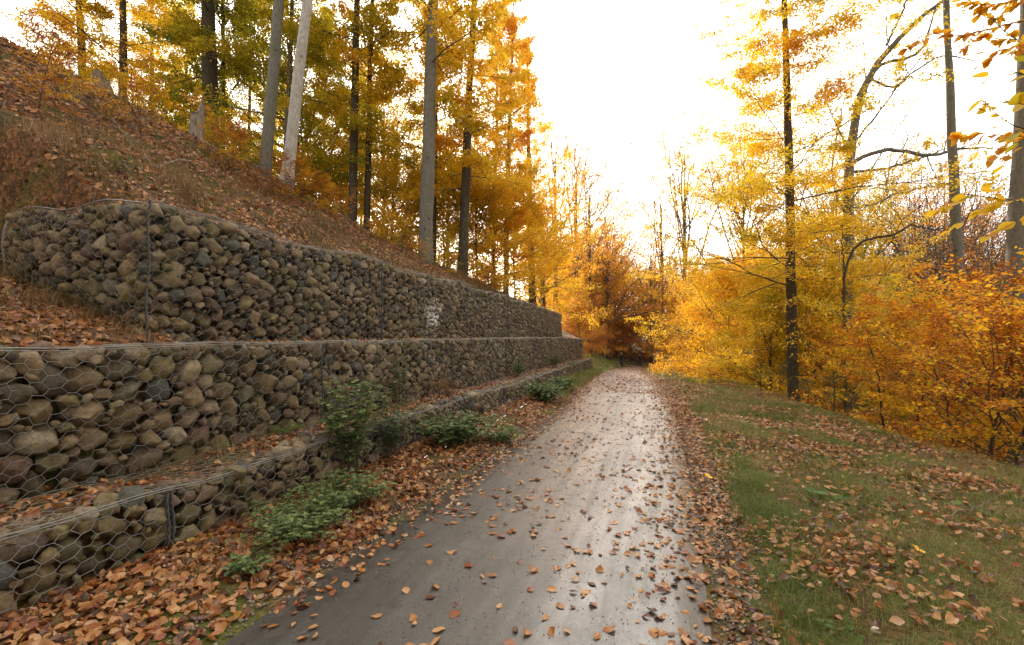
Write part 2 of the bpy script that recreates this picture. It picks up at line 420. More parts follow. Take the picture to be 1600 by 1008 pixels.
ul = np.concatenate([np.arange(-3.0, -3.6, -.1), np.arange(-3.6, -3.84, -.04), np.arange(-3.85, -4.4, -.08), np.arange(-4.4, -4.64, -.04), np.arange(-4.65, -4.95, -.08),
                     np.arange(-4.96, -5.16, -.04), spacing(-5.2, -90, .14, 1.022, 3.0)])
grid_sheet('hillside', ul[::-1], ss, M_HILL)
sr = np.concatenate([np.arange(-8, 16, .16), np.arange(16, 40, .4), np.arange(40, 170, 1.5)])
ur = np.concatenate([np.arange(-3.0, .3, .15), np.arange(.3, 6, .12), spacing(6, 140, .2, 1.06, 4.0)])
grid_sheet('ground', ur, sr, M_GROUND)
# the path: a slab with a thin edge
us = np.array([-2.27, -2.22, -1.9, -1.5, -1, -.5, 0.0, .17, .22])
s_r = np.concatenate([np.arange(-6, 40, .4), np.arange(40, 110, 1.0)])
U, S_ = np.meshgrid(us, s_r, indexing='ij')
edge = .03*(fbm(S_*1.7, U*0, 71))+.02*fbm(S_*9, U*0, 73)
Ue = np.where(np.abs(U+1.03) > 1.1, U+edge, U)
camber = .022-.018*((U+1.02)/1.25)**4
camber[0] = -.03; camber[-1] = -.03
V = np.stack([Ue-sh(S_), S_, zr(S_)+camber], -1).reshape(-1, 3)
nu, ns = U.shape
i = np.arange(nu-1)[:, None]*ns; j = np.arange(ns-1)[None]
F = np.stack([i+j, i+ns+j, i+ns+j+1, i+j+1], -1).reshape(-1, 4)
tag(link('path', mesh_np('path', V, [F], uv=np.stack([U.ravel(), S_.ravel()], -1)), M_ROAD), kind='structure')
def road_z(u, s): return zr(s)+.022-.018*((u+1.02)/1.25)**4

# ------------------------------------------------------------------ gabion walls
def ico(sub):
    import bmesh
    bm = bmesh.new(); bmesh.ops.create_icosphere(bm, subdivisions=sub, radius=1)
    V = np.array([v.co[:] for v in bm.verts]); F = np.array([[v.index for v in f.verts] for f in bm.faces]); bm.free()
    return V, F
def stone_template(seed, sub):
    r = np.random.default_rng(seed)
    V, F = ico(sub)
    W = V.copy()
    for k in range(3):   # low lumps
        d = norm(r.normal(size=3)); a = r.uniform(.05, .13); W *= (1+a*np.sin(V@d*r.uniform(1.5, 3)+r.uniform(0, 6)))[:, None]
    for k in range(r.integers(9, 18)):
        n = norm(r.normal(size=3)); h = r.uniform(.56, .86)
        dd = W@n-h; m = dd > 0
        W[m] -= np.outer(dd[m]*.95, n)
    for k in range(6):
        d = norm(r.normal(size=3)); W += norm(W)*(.022*np.sin(W@d*r.uniform(7, 12)+r.uniform(0, 6)))[:, None]
    W -= W.mean(0); W /= np.abs(W).max(0)
    return W, F
NT = 16
ST3 = [stone_template(100+k, 3) for k in range(NT)]
ST2 = [stone_template(100+k, 2) for k in range(NT)]
ST1 = [stone_template(100+k, 1) for k in range(NT)]
stone_mesh = []
for k in range(NT):
    me = mesh_np('stone', ST3[k][0], [ST3[k][1]]); me.materials.append(M_STONE); stone_mesh.append(me)

def bulge(a, z, seed):
    return .045*fbm(a*1.3, z*1.9, seed, 2)*2+.012*fbm(a*6, z*6, seed+5, 2)
class Face:
    """a vertical face of a basket: a in [a0,a1] along it, z between zb(a) and zt(a)"""
    def __init__(s, u, zb, zt, seed, end=None):
        s.u = u; s.zb = zb; s.zt = zt; s.seed = seed; s.end = end
    def pt(s, a, z, inset=0.0, joints=(0, 4)):
        a = np.asarray(a, float); z = np.asarray(z, float)
        t = np.clip((a-joints[0])/(joints[1]-joints[0]), 0, 1)
        lo, hi = s.zb(a), s.zt(a); q = np.clip((z-lo)/(hi-lo), 0, 1)
        prof = .05*np.sqrt(np.clip(np.sin(PI*t), 0, 1))*np.sin(PI*np.clip(q*.9+.05, 0, 1))
        b_ = bulge(a, z, s.seed)*np.clip(np.sin(PI*t)*4, .2, 1)+prof-inset
        if s.end is None:
            return np.stack([s.u-sh(a)+b_, a, z+0*a], -1)
        return np.stack([-a-sh(s.end), s.end-b_, z+0*a], -1)      # end face: a = distance left (-u), facing -y
    def rot(s): return 0.0 if s.end is None else -PI/2
def pack(a0, a1, zb, zt, rmin, rmax, n, r, power=2.4, tol=.84):
    rad = np.sort(rmin+(rmax-rmin)*r.random(n)**power)[::-1]
    A = np.empty(0); Z = np.empty(0); Q = np.empty(0)
    oa, oz, oq = [], [], []
    for q in rad:
        a = r.uniform(a0+q*.25, a1-q*.25, 14); lo = zb(a)+q*.6; hi = zt(a)-q*.85
        z = lo+(hi-lo)*r.random(14)
        if len(oa):
            d = np.hypot((a[:, None]-np.array(oa))*.93, (z[:, None]-np.array(oz))*1.07)-(q+np.array(oq))*tol
            m = d.min(1); 
            ok = np.where(m > 0)[0]
            if len(ok) == 0: continue
            k = ok[np.argmin(m[ok])]
        else: k = 0
        oa.append(a[k]); oz.append(z[k]); oq.append(q)
    return np.array(oa), np.array(oz), np.array(oq)

def hexwire(face, a0, a1, joints, cw, ch, rad, k=3, ztop=None):
    """edges of long horizontal hexagons"""
    nA = int((a1-a0)/cw)+1
    segs = []
    zmin = float(np.min(face.zb(np.linspace(a0, a1, 5)))); zmax = float(np.max(face.zt(np.linspace(a0, a1, 5))))
    nz = int((zmax-zmin)/ch)+2
    L = cw*.30
    for iz in range(nz):
        z0 = zmin+iz*ch
        for half in (0, 1):
            zz = z0+half*ch*.5
            a = a0+(np.arange(nA*1)*cw)+half*cw*.5
            j = lambda n: np.zeros(n)
            # hexagon rows: twist segment horizontally at (a..a+L*?), then slants up and down
            p0 = np.stack([a-L*.5, np.full(len(a), zz)], -1); p1 = np.stack([a+L*.5, np.full(len(a), zz)], -1)
            q1 = np.stack([a+cw*.5-L*.5, np.full(len(a), zz+ch*.5)], -1); q2 = np.stack([a+cw*.5-L*.5, np.full(len(a), zz-ch*.5)], -1)
            segs += [np.stack([p0, p1], 1), np.stack([p1, q1], 1), np.stack([p1, q2], 1)]
    Sg = np.concatenate(segs)
    # jitter nodes consistently
    jx = cw*.16*(vn(Sg[..., 0]*31, Sg[..., 1]*31, 7)-.5)+.03*(vn(Sg[..., 0]*2, Sg[..., 1]*2, 17)-.5)
    jz = ch*.22*(vn(Sg[..., 0]*31, Sg[..., 1]*31, 8)-.5)+.05*(vn(Sg[..., 0]*1.5, Sg[..., 1]*1.5, 18)-.5)
    a = np.clip(Sg[..., 0]+jx, a0, a1); z = Sg[..., 1]+jz
    lo = face.zb(a); hi = face.zt(a)
    keep = ((z > lo) & (z < hi)).any(1) & (np.abs(a[:, 0]-a[:, 1])+np.abs(z[:, 0]-z[:, 1]) > 1e-3)
    a = a[keep]; z = np.clip(z[keep], face.zb(a[...]), face.zt(a[...]))
    P = face.pt(a, z, -.012, joints)
    mid = (P[:, 0]+P[:, 1])/2
    P = np.stack([P[:, 0], P[:, 1]], 1)
    return tubes(P, np.full(P.shape[:2], rad), k)
def topwire(u0, u1, ztf, a0, a1, cw, ch, rad, uxs=None):
    """wire lying over the top of a basket"""
    f = Face(0, lambda a: a*0+u0, lambda a: a*0+u1, 3)
    fz = Face(0, lambda a: a*0+min(-u0, -u1), lambda a: a*0+max(-u0, -u1), 5)
    nA = int((a1-a0)/cw)+1; segs = []; L = cw*.3
    w0, w1 = min(-u0, -u1), max(-u0, -u1)
    for iz in range(int((w1-w0)/ch)+1):
        for half in (0, 1):
            zz = w0+(iz+half*.5)*ch; a = a0+np.arange(nA)*cw+half*cw*.5
            o = np.full(len(a), zz)
            p0 = np.stack([a-L*.5, o], -1); p1 = np.stack([a+L*.5, o], -1)
            q1 = np.stack([a+cw*.5-L*.5, o+ch*.5], -1); q2 = np.stack([a+cw*.5-L*.5, o-ch*.5], -1)
            segs += [np.stack([p0, p1], 1), np.stack([p1, q1], 1), np.stack([p1, q2], 1)]
    Sg = np.concatenate(segs); a = np.clip(Sg[..., 0], a0, a1); w = np.clip(Sg[..., 1], w0, w1)
    z = ztf(a)+.02+.05*fbm(a*2.1, w*2.1, 77)
    P = np.stack([-w-sh(a), a, z], -1)
    return tubes(P, np.full(P.shape[:2], rad), 3)
def rope(P, rad, k=5):
    """a twisted double binding wire along polyline P"""
    P = resample(P, max(8, int(np.linalg.norm(P[-1]-P[0])/.025)))
    n = len(P); t = np.arange(n)*1.35
    T = norm(P[-1]-P[0]); X = norm(np.cross(T, [.3, .2, .93] if abs(T[2]) < .8 else [1, .2, 0])); Y = np.cross(T, X)
    out = []
    for ph in (0, PI):
        out.append(tubes(P+rad*.8*(np.cos(t+ph)[:, None]*X+np.sin(t+ph)[:, None]*Y), np.full(n, rad*.75), k))
    return out

def build_basket(tier, a0, a1, label, has_end=False):
    cfg = {'A': (UA, lambda a: zr(a)-.12, aT, 11), 'B': (UB, lambda a: aT(a)-.05, bT, 22), 'C': (UC, lambda a: bT(a)-.04, cT, 33)}[tier]
    u, zb, zt, seed = cfg
    r = np.random.default_rng(int(seed*1000+a0*10)+7)
    mid = (a0+a1)/2
    loc = np.array([u-float(sh(mid)), mid, float(zb(mid))])
    t = thing('gabion_basket', label, 'gabion', loc, 'gabion baskets of the retaining wall')
    faces = [(Face(u, zb, zt, seed), a0, a1, (a0, a1))]
    if has_end:
        if tier == 'C':
            faces.append((Face(u, lambda a: 1.46+.30*np.clip(a-4.4, 0, None)-.12+0*a, lambda a: 2.88+.035*(a-4.8)+.03*np.sin(a*5), 44, end=a0), 4.82, 7.0, (4.6, 7.2)))
    dist = max(1.0, mid)
    recs = []
    big = tier == 'B' and a0 < 4
    for (fc, f0, f1, jt) in faces:
        area = (f1-f0)*float(fc.zt(mid if fc.end is None else 5)-fc.zb(mid if fc.end is None else 5))
        rmin, rmax = (.024, .098) if not big else (.026, .122)
        if mid > 18: rmin = .042
        a, z, q = pack(f0, f1, fc.zb, fc.zt, rmin, rmax, int(area*(1100 if mid < 18 else 520)), r, 2.0 if big else 2.3)
        n = len(a)
        inset = q*.78+np.clip(r.normal(.012, .022, n), -.015, .06)
        p = fc.pt(a, z, inset, jt)
        rr = np.stack([np.where(r.random(n) < .5, q*.9, q), q*r.uniform(.98, 1.3, n), q*r.uniform(.68, 1.0, n)], -1)   # x depth, y along, z up
        e = np.stack([r.normal(0, .6, n), r.normal(0, .35, n), r.normal(0, .4, n)+fc.rot()], -1)
        recs.append((p, rr, e, q, np.ones(n)))
        # second layer behind fills the gaps
        a, z, q = pack(f0, f1, fc.zb, fc.zt, .05, .12, int(area*(170 if mid < 18 else 90)), r, 1.2, .8)
        n = len(a); p = fc.pt(a, z, q*.9+.17, jt)
        rr = np.stack([q*.8, q*1.15, q], -1); e = np.stack([r.normal(0, .5, n), r.normal(0, .5, n), r.normal(0, .5, n)+fc.rot()], -1)
        recs.append((p, rr, e, q, np.zeros(n)))
        # stones seen along the top edge
        n = int((f1-f0)*(13 if tier != 'C' else 20)*(1 if mid < 18 else .6)); q = r.uniform(.045, .1, n)
        a = r.uniform(f0, f1, n); dpt = r.uniform(.04, .30 if tier != 'C' else .7, n)
        p = fc.pt(a, fc.zt(a)-q*r.uniform(.15, .8, n), dpt, jt)
        rr = np.stack([q, q*1.2, q*.8], -1); e = np.stack([r.normal(0, .3, n), r.normal(0, .3, n), r.uniform(0, 6.28, n)], -1)
        recs.append((p, rr, e, q*.8, np.ones(n)*.9))
    p, rr, e, q, lay = [np.concatenate(x) for x in zip(*recs)]
    idx = r.integers(0, NT, len(p)); rnd = r.random(len(p))
    single = np.zeros(len(p), bool)
    if mid < 14.5:
        dcam = np.linalg.norm(p-CAM, axis=1); sz = q*lay/dcam
        vis = (p[:, 1] > .447*np.abs(p[:, 0])-.4)
        sz = sz*vis
        single[np.argsort(-sz)[:100]] = True; single &= sz > 0
    acc = Acc()
    for k in range(NT):
        m = (idx == k) & ~single
        T = ST2[k] if mid < 9 else ST1[k] if mid > 17 else ST2[k]
        place(acc, T, p[m]-loc, eulers(e[m]), rr[m], rnd[m])
    o = link('stones', acc.mesh('stones'), M_STONE, t); o['kind'] = 'stuff'
    for k in np.where(single)[0]:
        o = link('stone', stone_mesh[idx[k]], None, t)
        o.location = p[k]-loc; o.rotation_euler = e[k]; o.scale = rr[k]
    # netting
    if mid < 31:
        acc = Acc(); wr = .0022 if mid < 6 else .0019 if mid < 14 else .0016
        for (fc, f0, f1, jt) in faces:
            V, F = hexwire(fc, f0, f1, jt, .20, .09, wr); acc.add(V-loc, F)
        ud = {'A': .72, 'B': .5, 'C': 1.1}[tier]
        V, F = topwire(u, u-ud, zt, a0, a1, .20, .10, wr); acc.add(V-loc, F)
        link('wire_netting', acc.mesh('wire_netting'), M_WIRE, t)
    # binding wires at the joint and along the top edge
    fc, f0, f1, jt = faces[0]
    zz = np.linspace(float(zb(a0)), float(zt(a0)), 12)
    acc = Acc(); kk = 5 if mid < 12 else 4
    rd = .010 if mid < 12 else .008
    pj = fc.pt(np.full(12, a0)+.012*np.sin(zz*9), zz, -.02, jt)
    for V, F in rope(pj, rd, kk): acc.add(V-loc, F)
    if tier == 'A' and abs(a0-2.5) < .1:
        pj2 = pj+np.array([0, .035, 0])
        for V, F in rope(pj2, rd, kk): acc.add(V-loc, F)
    link('corner_binding', acc.mesh('corner_binding'), M_TIE, t)
    acc = Acc(); aa = np.linspace(a0, a1, 24)
    sag = .02*np.sin((aa-a0)/(a1-a0)*PI)+.012*fbm(aa*2, aa*0, 91)
    for dz in (0, .018):
        pe = fc.pt(aa, zt(aa), -.012, jt); pe[:, 2] += dz-sag+.015
        V, F = tubes(pe, np.full(24, .0035 if mid < 14 else .006), 4); acc.add(V-loc, F)
    if has_end:
        fe = faces[1][0]; ww = np.linspace(4.82, 7.0, 14)
        pe = fe.pt(ww, fe.zt(ww)+.02, -.01, (4.6, 7.2)); V, F = tubes(pe, np.full(14, .006), 4); acc.add(V-loc, F)
        for V, F in rope(fe.pt(np.full(12, 7.0), np.linspace(2.2, 2.92, 12), -.01, (4.6, 7.2)), .01): acc.add(V-loc, F)
    link('edge_wire', acc.mesh('edge_wire'), M_WIRE, t)
    return t
JA = [-1.5, 2.5, 6, 10, 14, 18, 22, 26, 30, 34, 37.2]
JB = [-3, 1, 5, 9, 13, 17, 21, 25, 29, 33, 37.2]
JC = [3.2, 7.2, 11.2, 15.2, 19.2, 23.2, 26.5, 29.6]
ordn = ['nearest', 'second', 'third', 'fourth', 'fifth', 'sixth', 'seventh', 'eighth', 'ninth', 'tenth']
tn = {'A': 'low bottom tier', 'B': 'middle tier', 'C': 'top tier'}
for tier, J in (('A', JA), ('B', JB), ('C', JC)):
    for k in range(len(J)-1):
        extra = {'A': 'half buried in leaves beside the path', 'B': 'filled with field stones behind hexagonal wire', 'C': 'under the hillside'}[tier]
        if tier == 'C' and k == 0: lb = 'top tier gabion with a rounded stone corner and an exposed end face'
        elif tier == 'B' and k == 0: lb = 'gabion of the middle tier cut off by the left edge of the photo'
        elif tier == 'B' and k == 1: lb = 'middle tier gabion with the largest boulders, at the left of the photo'
        elif tier == 'C' and k == 1: lb = 'top tier gabion between the rounded corner and the white paint splash'
        elif tier == 'C' and k == 2: lb = 'top tier gabion whose stones start beyond the white paint splash'
        elif k == len(J)-2: lb = f'farthest gabion at the end of the {tn[tier]}'
        else: lb = f'{ordn[k]} gabion of the {tn[tier]}, {extra}'
        build_basket(tier, J[k], J[k+1], lb, tier == 'C' and k == 0)

# ------------------------------------------------------------------ leaves on the ground
def leaf_curl(seed):
    r = np.random.default_rng(seed)
    aw = r.uniform(.78, 1.12)
    prof = [(0, .03), (.10, .17*aw), (.26, .31*aw), (.46, .36*aw), (.66, .30*aw), (.84, .17*aw), (1.0, .01)]
    cl = r.uniform(-1.0, 1.5); ca, cb = r.uniform(-.3, 1.7, 2); tw = r.uniform(-.7, .7); ax = r.uniform(-.08, .08); wz = r.uniform(0, 6, 2)
    V = []
    for (y, w) in prof:
        for x in (-1, -.55, 0, .55, 1):
            X = x*w*(1+.05*math.sin(y*23+wz[1]))
            z = (ca if x > 0 else cb)*X*X*1.5+cl*.4*(y-.5)**2+tw*X*(y-.5)+.03*math.sin(y*10+wz[0])*abs(x)+.05*abs(x)*w
            V.append((X+ax*math.sin(y*PI), y-.5, z))
    V = np.array(V); V[:, 2] -= V[:, 2].min()
    F = []
    for i in range(6):
        for j in range(4): a = i*5+j; F.append((a, a+1, a+6, a+5))
    return V, np.array(F)
LC = [leaf_curl(k) for k in range(14)]
def leaf_simple(fold, curl):
    V = np.array([(0, -.5, 0), (.33, -.08, fold), (0, .0, curl), (-.33, -.08, fold), (.22, .3, fold*.7+curl), (0, .5, curl*1.6), (-.22, .3, fold*.7+curl)])
    F = np.array([(0, 1, 4, 2), (2, 4, 5, 6), (0, 2, 6, 3)])
    V[:, 2] -= V[:, 2].min(); return V, F
LS = [leaf_simple(f, c) for f, c in ((.12, .05), (.2, -.06), (-.1, .1), (.05, .15), (.25, .1), (-.15, -.05))]
def tangent_frames(u, s, heading, tiltx, tilty):
    e = .06
    n = norm(np.stack([-(H(u+e, s)-H(u-e, s))/(2*e), -(H(u, s+e)-H(u, s-e))/(2*e), np.ones_like(u)], -1))
    n[:, :2] = np.clip(n[:, :2], -.7, .7); n = norm(n+np.stack([tiltx, tilty, 0*u], -1))
    d = np.stack([np.cos(heading), np.sin(heading), 0*heading], -1)
    x = norm(np.cross(d, n)); y = np.cross(n, x)
    return np.stack([x, y, n], -1)
def scatter(n, u0, u1, s0, s1, dens=None, r=rng, pw=1.0):
    u = r.uniform(u0, u1, n); s = s0+(s1-s0)*r.random(n)**pw
    if dens is not None:
        k = r.random(n) < dens(u, s); u, s = u[k], s[k]
    return u, s
def fallen(acc, u, s, tmpls, L0, L1, tilt, z=None, lift=.004, r=rng, lo=0., hi=1.):
    n = len(u); idx = r.integers(0, len(tmpls), n)
    M = tangent_frames(u, s, r.uniform(0, 2*PI, n), r.normal(0, tilt, n), r.normal(0, tilt, n))
    flip = r.random(n) < .35
    M[flip, :, 0] *= -1; M[flip, :, 2] *= -1
    p = P3(u, s, lift) if z is None else np.stack([u-sh(s), s, z+lift], -1)
    L = r.uniform(L0, L1, n); rn = r.uniform(lo, hi, n)
    p[flip, 2] += .25*L[flip]*.35
    for k in range(len(tmpls)):
        m = idx == k; place(acc, tmpls[k], p[m], M[m], L[m], rn[m])
clump = lambda u, s: np.clip(.5+2.2*fbm(u*1.6, s*1.0, 101), .03, 1)
# -- on the path: near leaves one by one, the rest as one mass
u, s = scatter(4200, -2.2, .2, 1.6, 14, lambda u, s: np.clip((clump(u, s)**1.3)*.55+.25*sstep(1.0, .0, np.abs(u-.2)/.5)+.12, 0, 1)*.75)
z = road_z(u, s)
dist = np.hypot(u-sh(s), s)
px = np.stack([u-sh(s), s, z], -1)-CAM; dep = px@_f; imx = 800+FPX*(px@_r)/dep; imy = 504-FPX*(px@_u)/dep
inview = (imx > -20) & (imx < 1620) & (imy < 1030)
order = np.argsort(np.where(inview, dist, 99))[:300]
solo = np.zeros(len(u), bool); solo[order] = True
acc = Acc(); fallen(acc, u[~solo], s[~solo], LC, .028, .08, .2, z[~solo])
u2, s2 = scatter(15000, -2.25, .22, 14, 85, lambda u, s: np.clip((clump(u, s)**1.2)*.6+.25*sstep(.7, 0, np.abs(u-.2))+.3*sstep(.5, 0, np.abs(u+2.25))+.10, 0, 1), pw=1.5)
fallen(acc, u2, s2, LS, .06, .1, .15, road_z(u2, s2))
u3, s3 = scatter(2600, -2.26, -1.7, 2.2, 14, lambda u, s: sstep(.45, 0, np.abs(u+2.26))*.8)
fallen(acc, u3, s3, LC, .035, .07, .2, road_z(u3, s3))
u3, s3 = scatter(3500, -.45, .22, 1.6, 16, lambda u, s: sstep(.55, 0, np.abs(u-.22))*.75)
fallen(acc, u3, s3, LC, .035, .07, .2, road_z(u3, s3))
tag(link('fallen_leaves', acc.mesh('path_leaves'), M_FALLEN), 'brown and orange leaves scattered over the asphalt path further away', 'leaves', kind='stuff')
kinds = [('tan', 'pale tan dry leaf lying on the near asphalt', .0, .42), ('brown', 'dark brown curled leaf lying on the near asphalt', .68, .86),
         ('orange', 'orange brown curled leaf lying on the near asphalt', .45, .64)]
lm = {}
for kn, lb, lo, hi in kinds:
    for q in range(6):
        V, F = LC[(q*3+len(lm)) % len(LC)]
        me = mesh_np('fallen_leaf', V, [F], {'rnd': np.full(len(F), lo+(hi-lo)*(q+.5)/6)}); me.materials.append(M_FALLEN); lm[kn, q] = me
kk = rng.choice(3, 300, p=[.6, .12, .28])
for t, i in enumerate(order):
    kn, lb, lo, hi = kinds[kk[t]]
    o = link('fallen_leaf', lm[kn, int(rng.integers(0, 6))], None, color=(1, 1, 0, 1))
    flip = rng.random() < .3; L = rng.uniform(.03, .08)
    o.location = (u[i]-sh(s[i]), s[i], z[i]+.003+(.25*L*.35+.008 if flip else 0))
    o.rotation_euler = (rng.normal(0, .1)+(PI if flip else 0), rng.normal(0, .1), rng.uniform(0, 6.28))
    o.scale = (L*rng.uniform(.8, 1.1), L, L*rng.uniform(.7, 1.2))
    tag(o, lb, 'leaf', f'{kn} leaves fallen on the near asphalt')
# -- verge, shoulder, ledges and hillside litter
acc = Acc()
def put(n, u0, u1, s0, s1, d, T, L0, L1, tilt=.25, pw=1.0, lift=.01, lo=0., hi=1.):
    u, s = scatter(n, u0, u1, s0, s1, d, pw=pw); fallen(acc, u, s, T, L0, L1, tilt, lift=lift, lo=lo, hi=hi)
put(2400, .22, .58, 1.2, 12, lambda u, s: .85+0*u, LC, .035, .072, .35, lift=.006, hi=.97)
put(3600, .2, .65, 12, 60, lambda u, s: .8+0*u, LS, .05, .085, pw=1.4)
vd = lambda u, s: np.clip(.42+2.6*fbm(u*1.0, s*1.0, 131), .07, 1)
put(30000, .5, 6.5, 1.2, 9, vd, LC, .03, .078, .5, lift=.03)
put(52000, .5, 7.5, 9, 34, vd, LS, .06, .09, .35, lift=.035)
put(9000, .5, 7.5, 34, 85, None, LS, .08, .14, .3, lift=.02)
put(7000, 4.5, 22, 3, 40, None, LS, .07, .11, .3)
hd = lambda u, s: np.clip(.66+3.2*fbm(u*1.7, s*1.3, 141), .05, 1)
for (n, s0, s1, T) in ((6800, .8, 6, LC), (7500, 6, 16, LS), (9000, 16, 40, LS)):
    put(n, -3.5, -2.30, s0, s1, hd, T, .022, .085, .6, lift=.012, hi=.97)
for (n, s0, s1, T) in ((2600, .8, 7, LC), (3600, 7, 20, LS), (3600, 20, 37, LS)):
    put(n, -4.2, -3.62, s0, s1, hd, T, .035, .08, .45, lift=.015)
for (n, s0, s1, T) in ((1600, 3, 12, LC), (1600, 12, 36, LS)):
    put(n, -4.78, -4.42, s0, s1, hd, T, .05, .09, .3, lift=.015)
put(9500, -8.5, -4.35, .5, 3.3, hd, LC, .05, .09, .35, lift=.015, hi=.9)
put(52000, -15, -5.4, 1, 16, lambda u, s: np.clip(.7+1.8*fbm(u*.9, s*.9, 151), .08, 1), LS, .05, .095, .5, lift=.025, hi=.94)
put(20000, -12, -5.3, 16, 32, None, LS, .07, .11, .4)
put(9000, -26, -14, 0, 30, None, LS, .09, .15, .4)
put(9000, -14, -3, 37, 85, None, LS, .09, .15, .4)
tag(link('leaf_litter', acc.mesh('leaf_litter'), M_FALLEN), 'thick litter of fallen beech leaves over the verges, ledges and hillside', 'leaves', kind='stuff')

# ------------------------------------------------------------------ grass
def blades(acc, u, s, L0, L1, wd, lean, r=rng, rl=0., rh=1., rn=None, z=None):
    n = len(u); p = P3(u, s, -.01)
    L = r.uniform(L0, L1, n)*(.75+1.3*np.clip(fbm(u*2.3, s*2.3, 181)*2+.2, 0, 1)); h = r.uniform(0, 2*PI, n); ln = np.abs(r.normal(0, lean, n))+.1
    d = np.stack([np.cos(h), np.sin(h), 0*h], -1); w = np.stack([-np.sin(h), np.cos(h), 0*h], -1)
    up = np.array([0, 0, 1.])
    W = (wd*r.uniform(.6, 1.3, n))[:, None]
    m = p+up*(L*.55)[:, None]+d*(L*ln*.35)[:, None]; t = p+up*(L*np.clip(1-.35*ln*ln, .3, 1)*.92)[:, None]+d*(L*ln)[:, None]
    a = r.uniform(-.8, .8, n); w = norm(w*np.cos(a)[:, None]+d*np.sin(a)[:, None])
    V = np.stack([p-w*W, p+w*W, m+w*W*.8, m-w*W*.8, t], 1).reshape(-1, 3)
    i = np.arange(n)[:, None]*5
    if rn is None: rn = np.clip(rl+(rh-rl)*(.5+1.3*fbm(u*1.1, s*1.1, 161)+r.normal(0, .16, n)), 0, 1)
    b0 = acc.n
    acc.add(V, i+np.array([[0, 1, 2, 3]]), rn)
    acc.F.setdefault(3, []).append(i+np.array([[3, 2, 4]])+b0); acc.A.setdefault(3, []).append(rn)
acc = Acc()
gd = lambda u, s: np.clip(.75-2.4*fbm(u*1.0, s*1.0, 131), .08, 1)*sstep(.42, .75, u)
u, s = scatter(110000, .45, 6.0, 1.3, 8, gd); blades(acc, u, s, .035, .12, .0016, .7)
u, s = scatter(70000, .45, 7, 8, 20, gd); blades(acc, u, s, .05, .14, .0032, .6)
u, s = scatter(42000, .45, 8, 20, 75, gd, pw=1.3); blades(acc, u, s, .08, .2, .008, .6)
tf = lambda u, s: np.clip(6*fbm(u*1.8, s*1.8, 191)-.5, 0, 1)
u, s = scatter(60000, .6, 5.5, 1.3, 12, tf); blades(acc, u, s, .08, .19, .0019, .6, rl=.0, rh=.7)
u, s = scatter(26000, .42, 1.0, 1.2, 8, lambda u, s: sstep(.45, .6, u)*sstep(1.05, .8, u)); blades(acc, u, s, .05, .13, .0016, .8, rl=0, rh=.5)
u, s = scatter(14000, -3.4, -2.35, 12, 45, lambda u, s: .7+0*u); blades(acc, u, s, .06, .22, .006, .6, rl=0, rh=.7)
u, s = scatter(9000, -12, -2.6, 37, 80, lambda u, s: .8+0*u); blades(acc, u, s, .2, .5, .014, .5, rl=0, rh=.7)
tag(link('grass', acc.mesh('grass'), M_GRASS), 'short green grass on the verge along the right side of the path', 'grass', kind='stuff')
acc = Acc()
tuft = lambda u, s: np.clip(5*fbm(u*1.4, s*1.4, 171)-.15, 0, 1)+.07
u, s = scatter(80000, -12, -5.1, 2.5, 15, lambda u, s: tuft(u, s)*(.25+.75*sstep(-9.0, -6.0, u))); blades(acc, u, s, .08, .30, .0035, .8)
u, s = scatter(26000, -9, -4.45, .8, 3.2, lambda u, s: .1+.8*tuft(u, s)); blades(acc, u, s, .08, .28, .0026, .9, rl=.2)
u, s = scatter(30000, -9, -5.0, 15, 30, None); blades(acc, u, s, .12, .35, .006, .7)
u, s = scatter(900, -3.4, -2.5, 1.2, 5, lambda u, s: tuft(u, s)); blades(acc, u, s, .08, .25, .0018, .9, rl=.3)
u, s = scatter(2500, -4.2, -3.65, 1, 8, lambda u, s: tuft(u, s)); blades(acc, u, s, .1, .3, .002, .9, rl=.2)
u, s = scatter(16000, -25, -12, -2, 16, None); blades(acc, u, s, .1, .3, .008, .8)
tag(link('dry_grass', acc.mesh('dry_grass'), M_DRYGRASS), 'straw coloured dry grass in tufts on the hillside above the stone wall', 'grass', kind='stuff')
# moss pads and pebbles
acc = Acc()
u, s = scatter(5500, .2, .6, 1.2, 9, lambda u, s: sstep(.3, .0, np.abs(u-.32)-.1)); n = len(u)
for k in range(4):
    m = np.arange(n) % 4 == k; q = rng.uniform(.003, .011, m.sum())
    place(acc, ST1[k], P3(u[m], s[m], .004), eulers(rng.uniform(0, 6, (m.sum(), 3))), q, rng.random(m.sum()))
u, s = scatter(2600, -2.6, -2.2, 1.2, 9, None); n = len(u)
for k in range(4):
    m = np.arange(n) % 4 == k; q = rng.uniform(.003, .012, m.sum())
    place(acc, ST1[k], P3(u[m], s[m], .006), eulers(rng.uniform(0, 6, (m.sum(), 3))), q, rng.random(m.sum()))
u, s = scatter(5200, -2.2, .2, 1.3, 9, None); n = len(u); zz = road_z(u, s)
q = rng.uniform(.0012, .004, n); place(acc, ST1[5], np.stack([u-sh(s), s, zz+q*.4], -1), eulers(rng.uniform(0, 6, (n, 3))), q, rng.random(n)*.6)
tag(link('gravel', acc.mesh('gravel'), M_GRAVEL), 'fine grey gravel along both edges of the asphalt', 'gravel', kind='stuff')

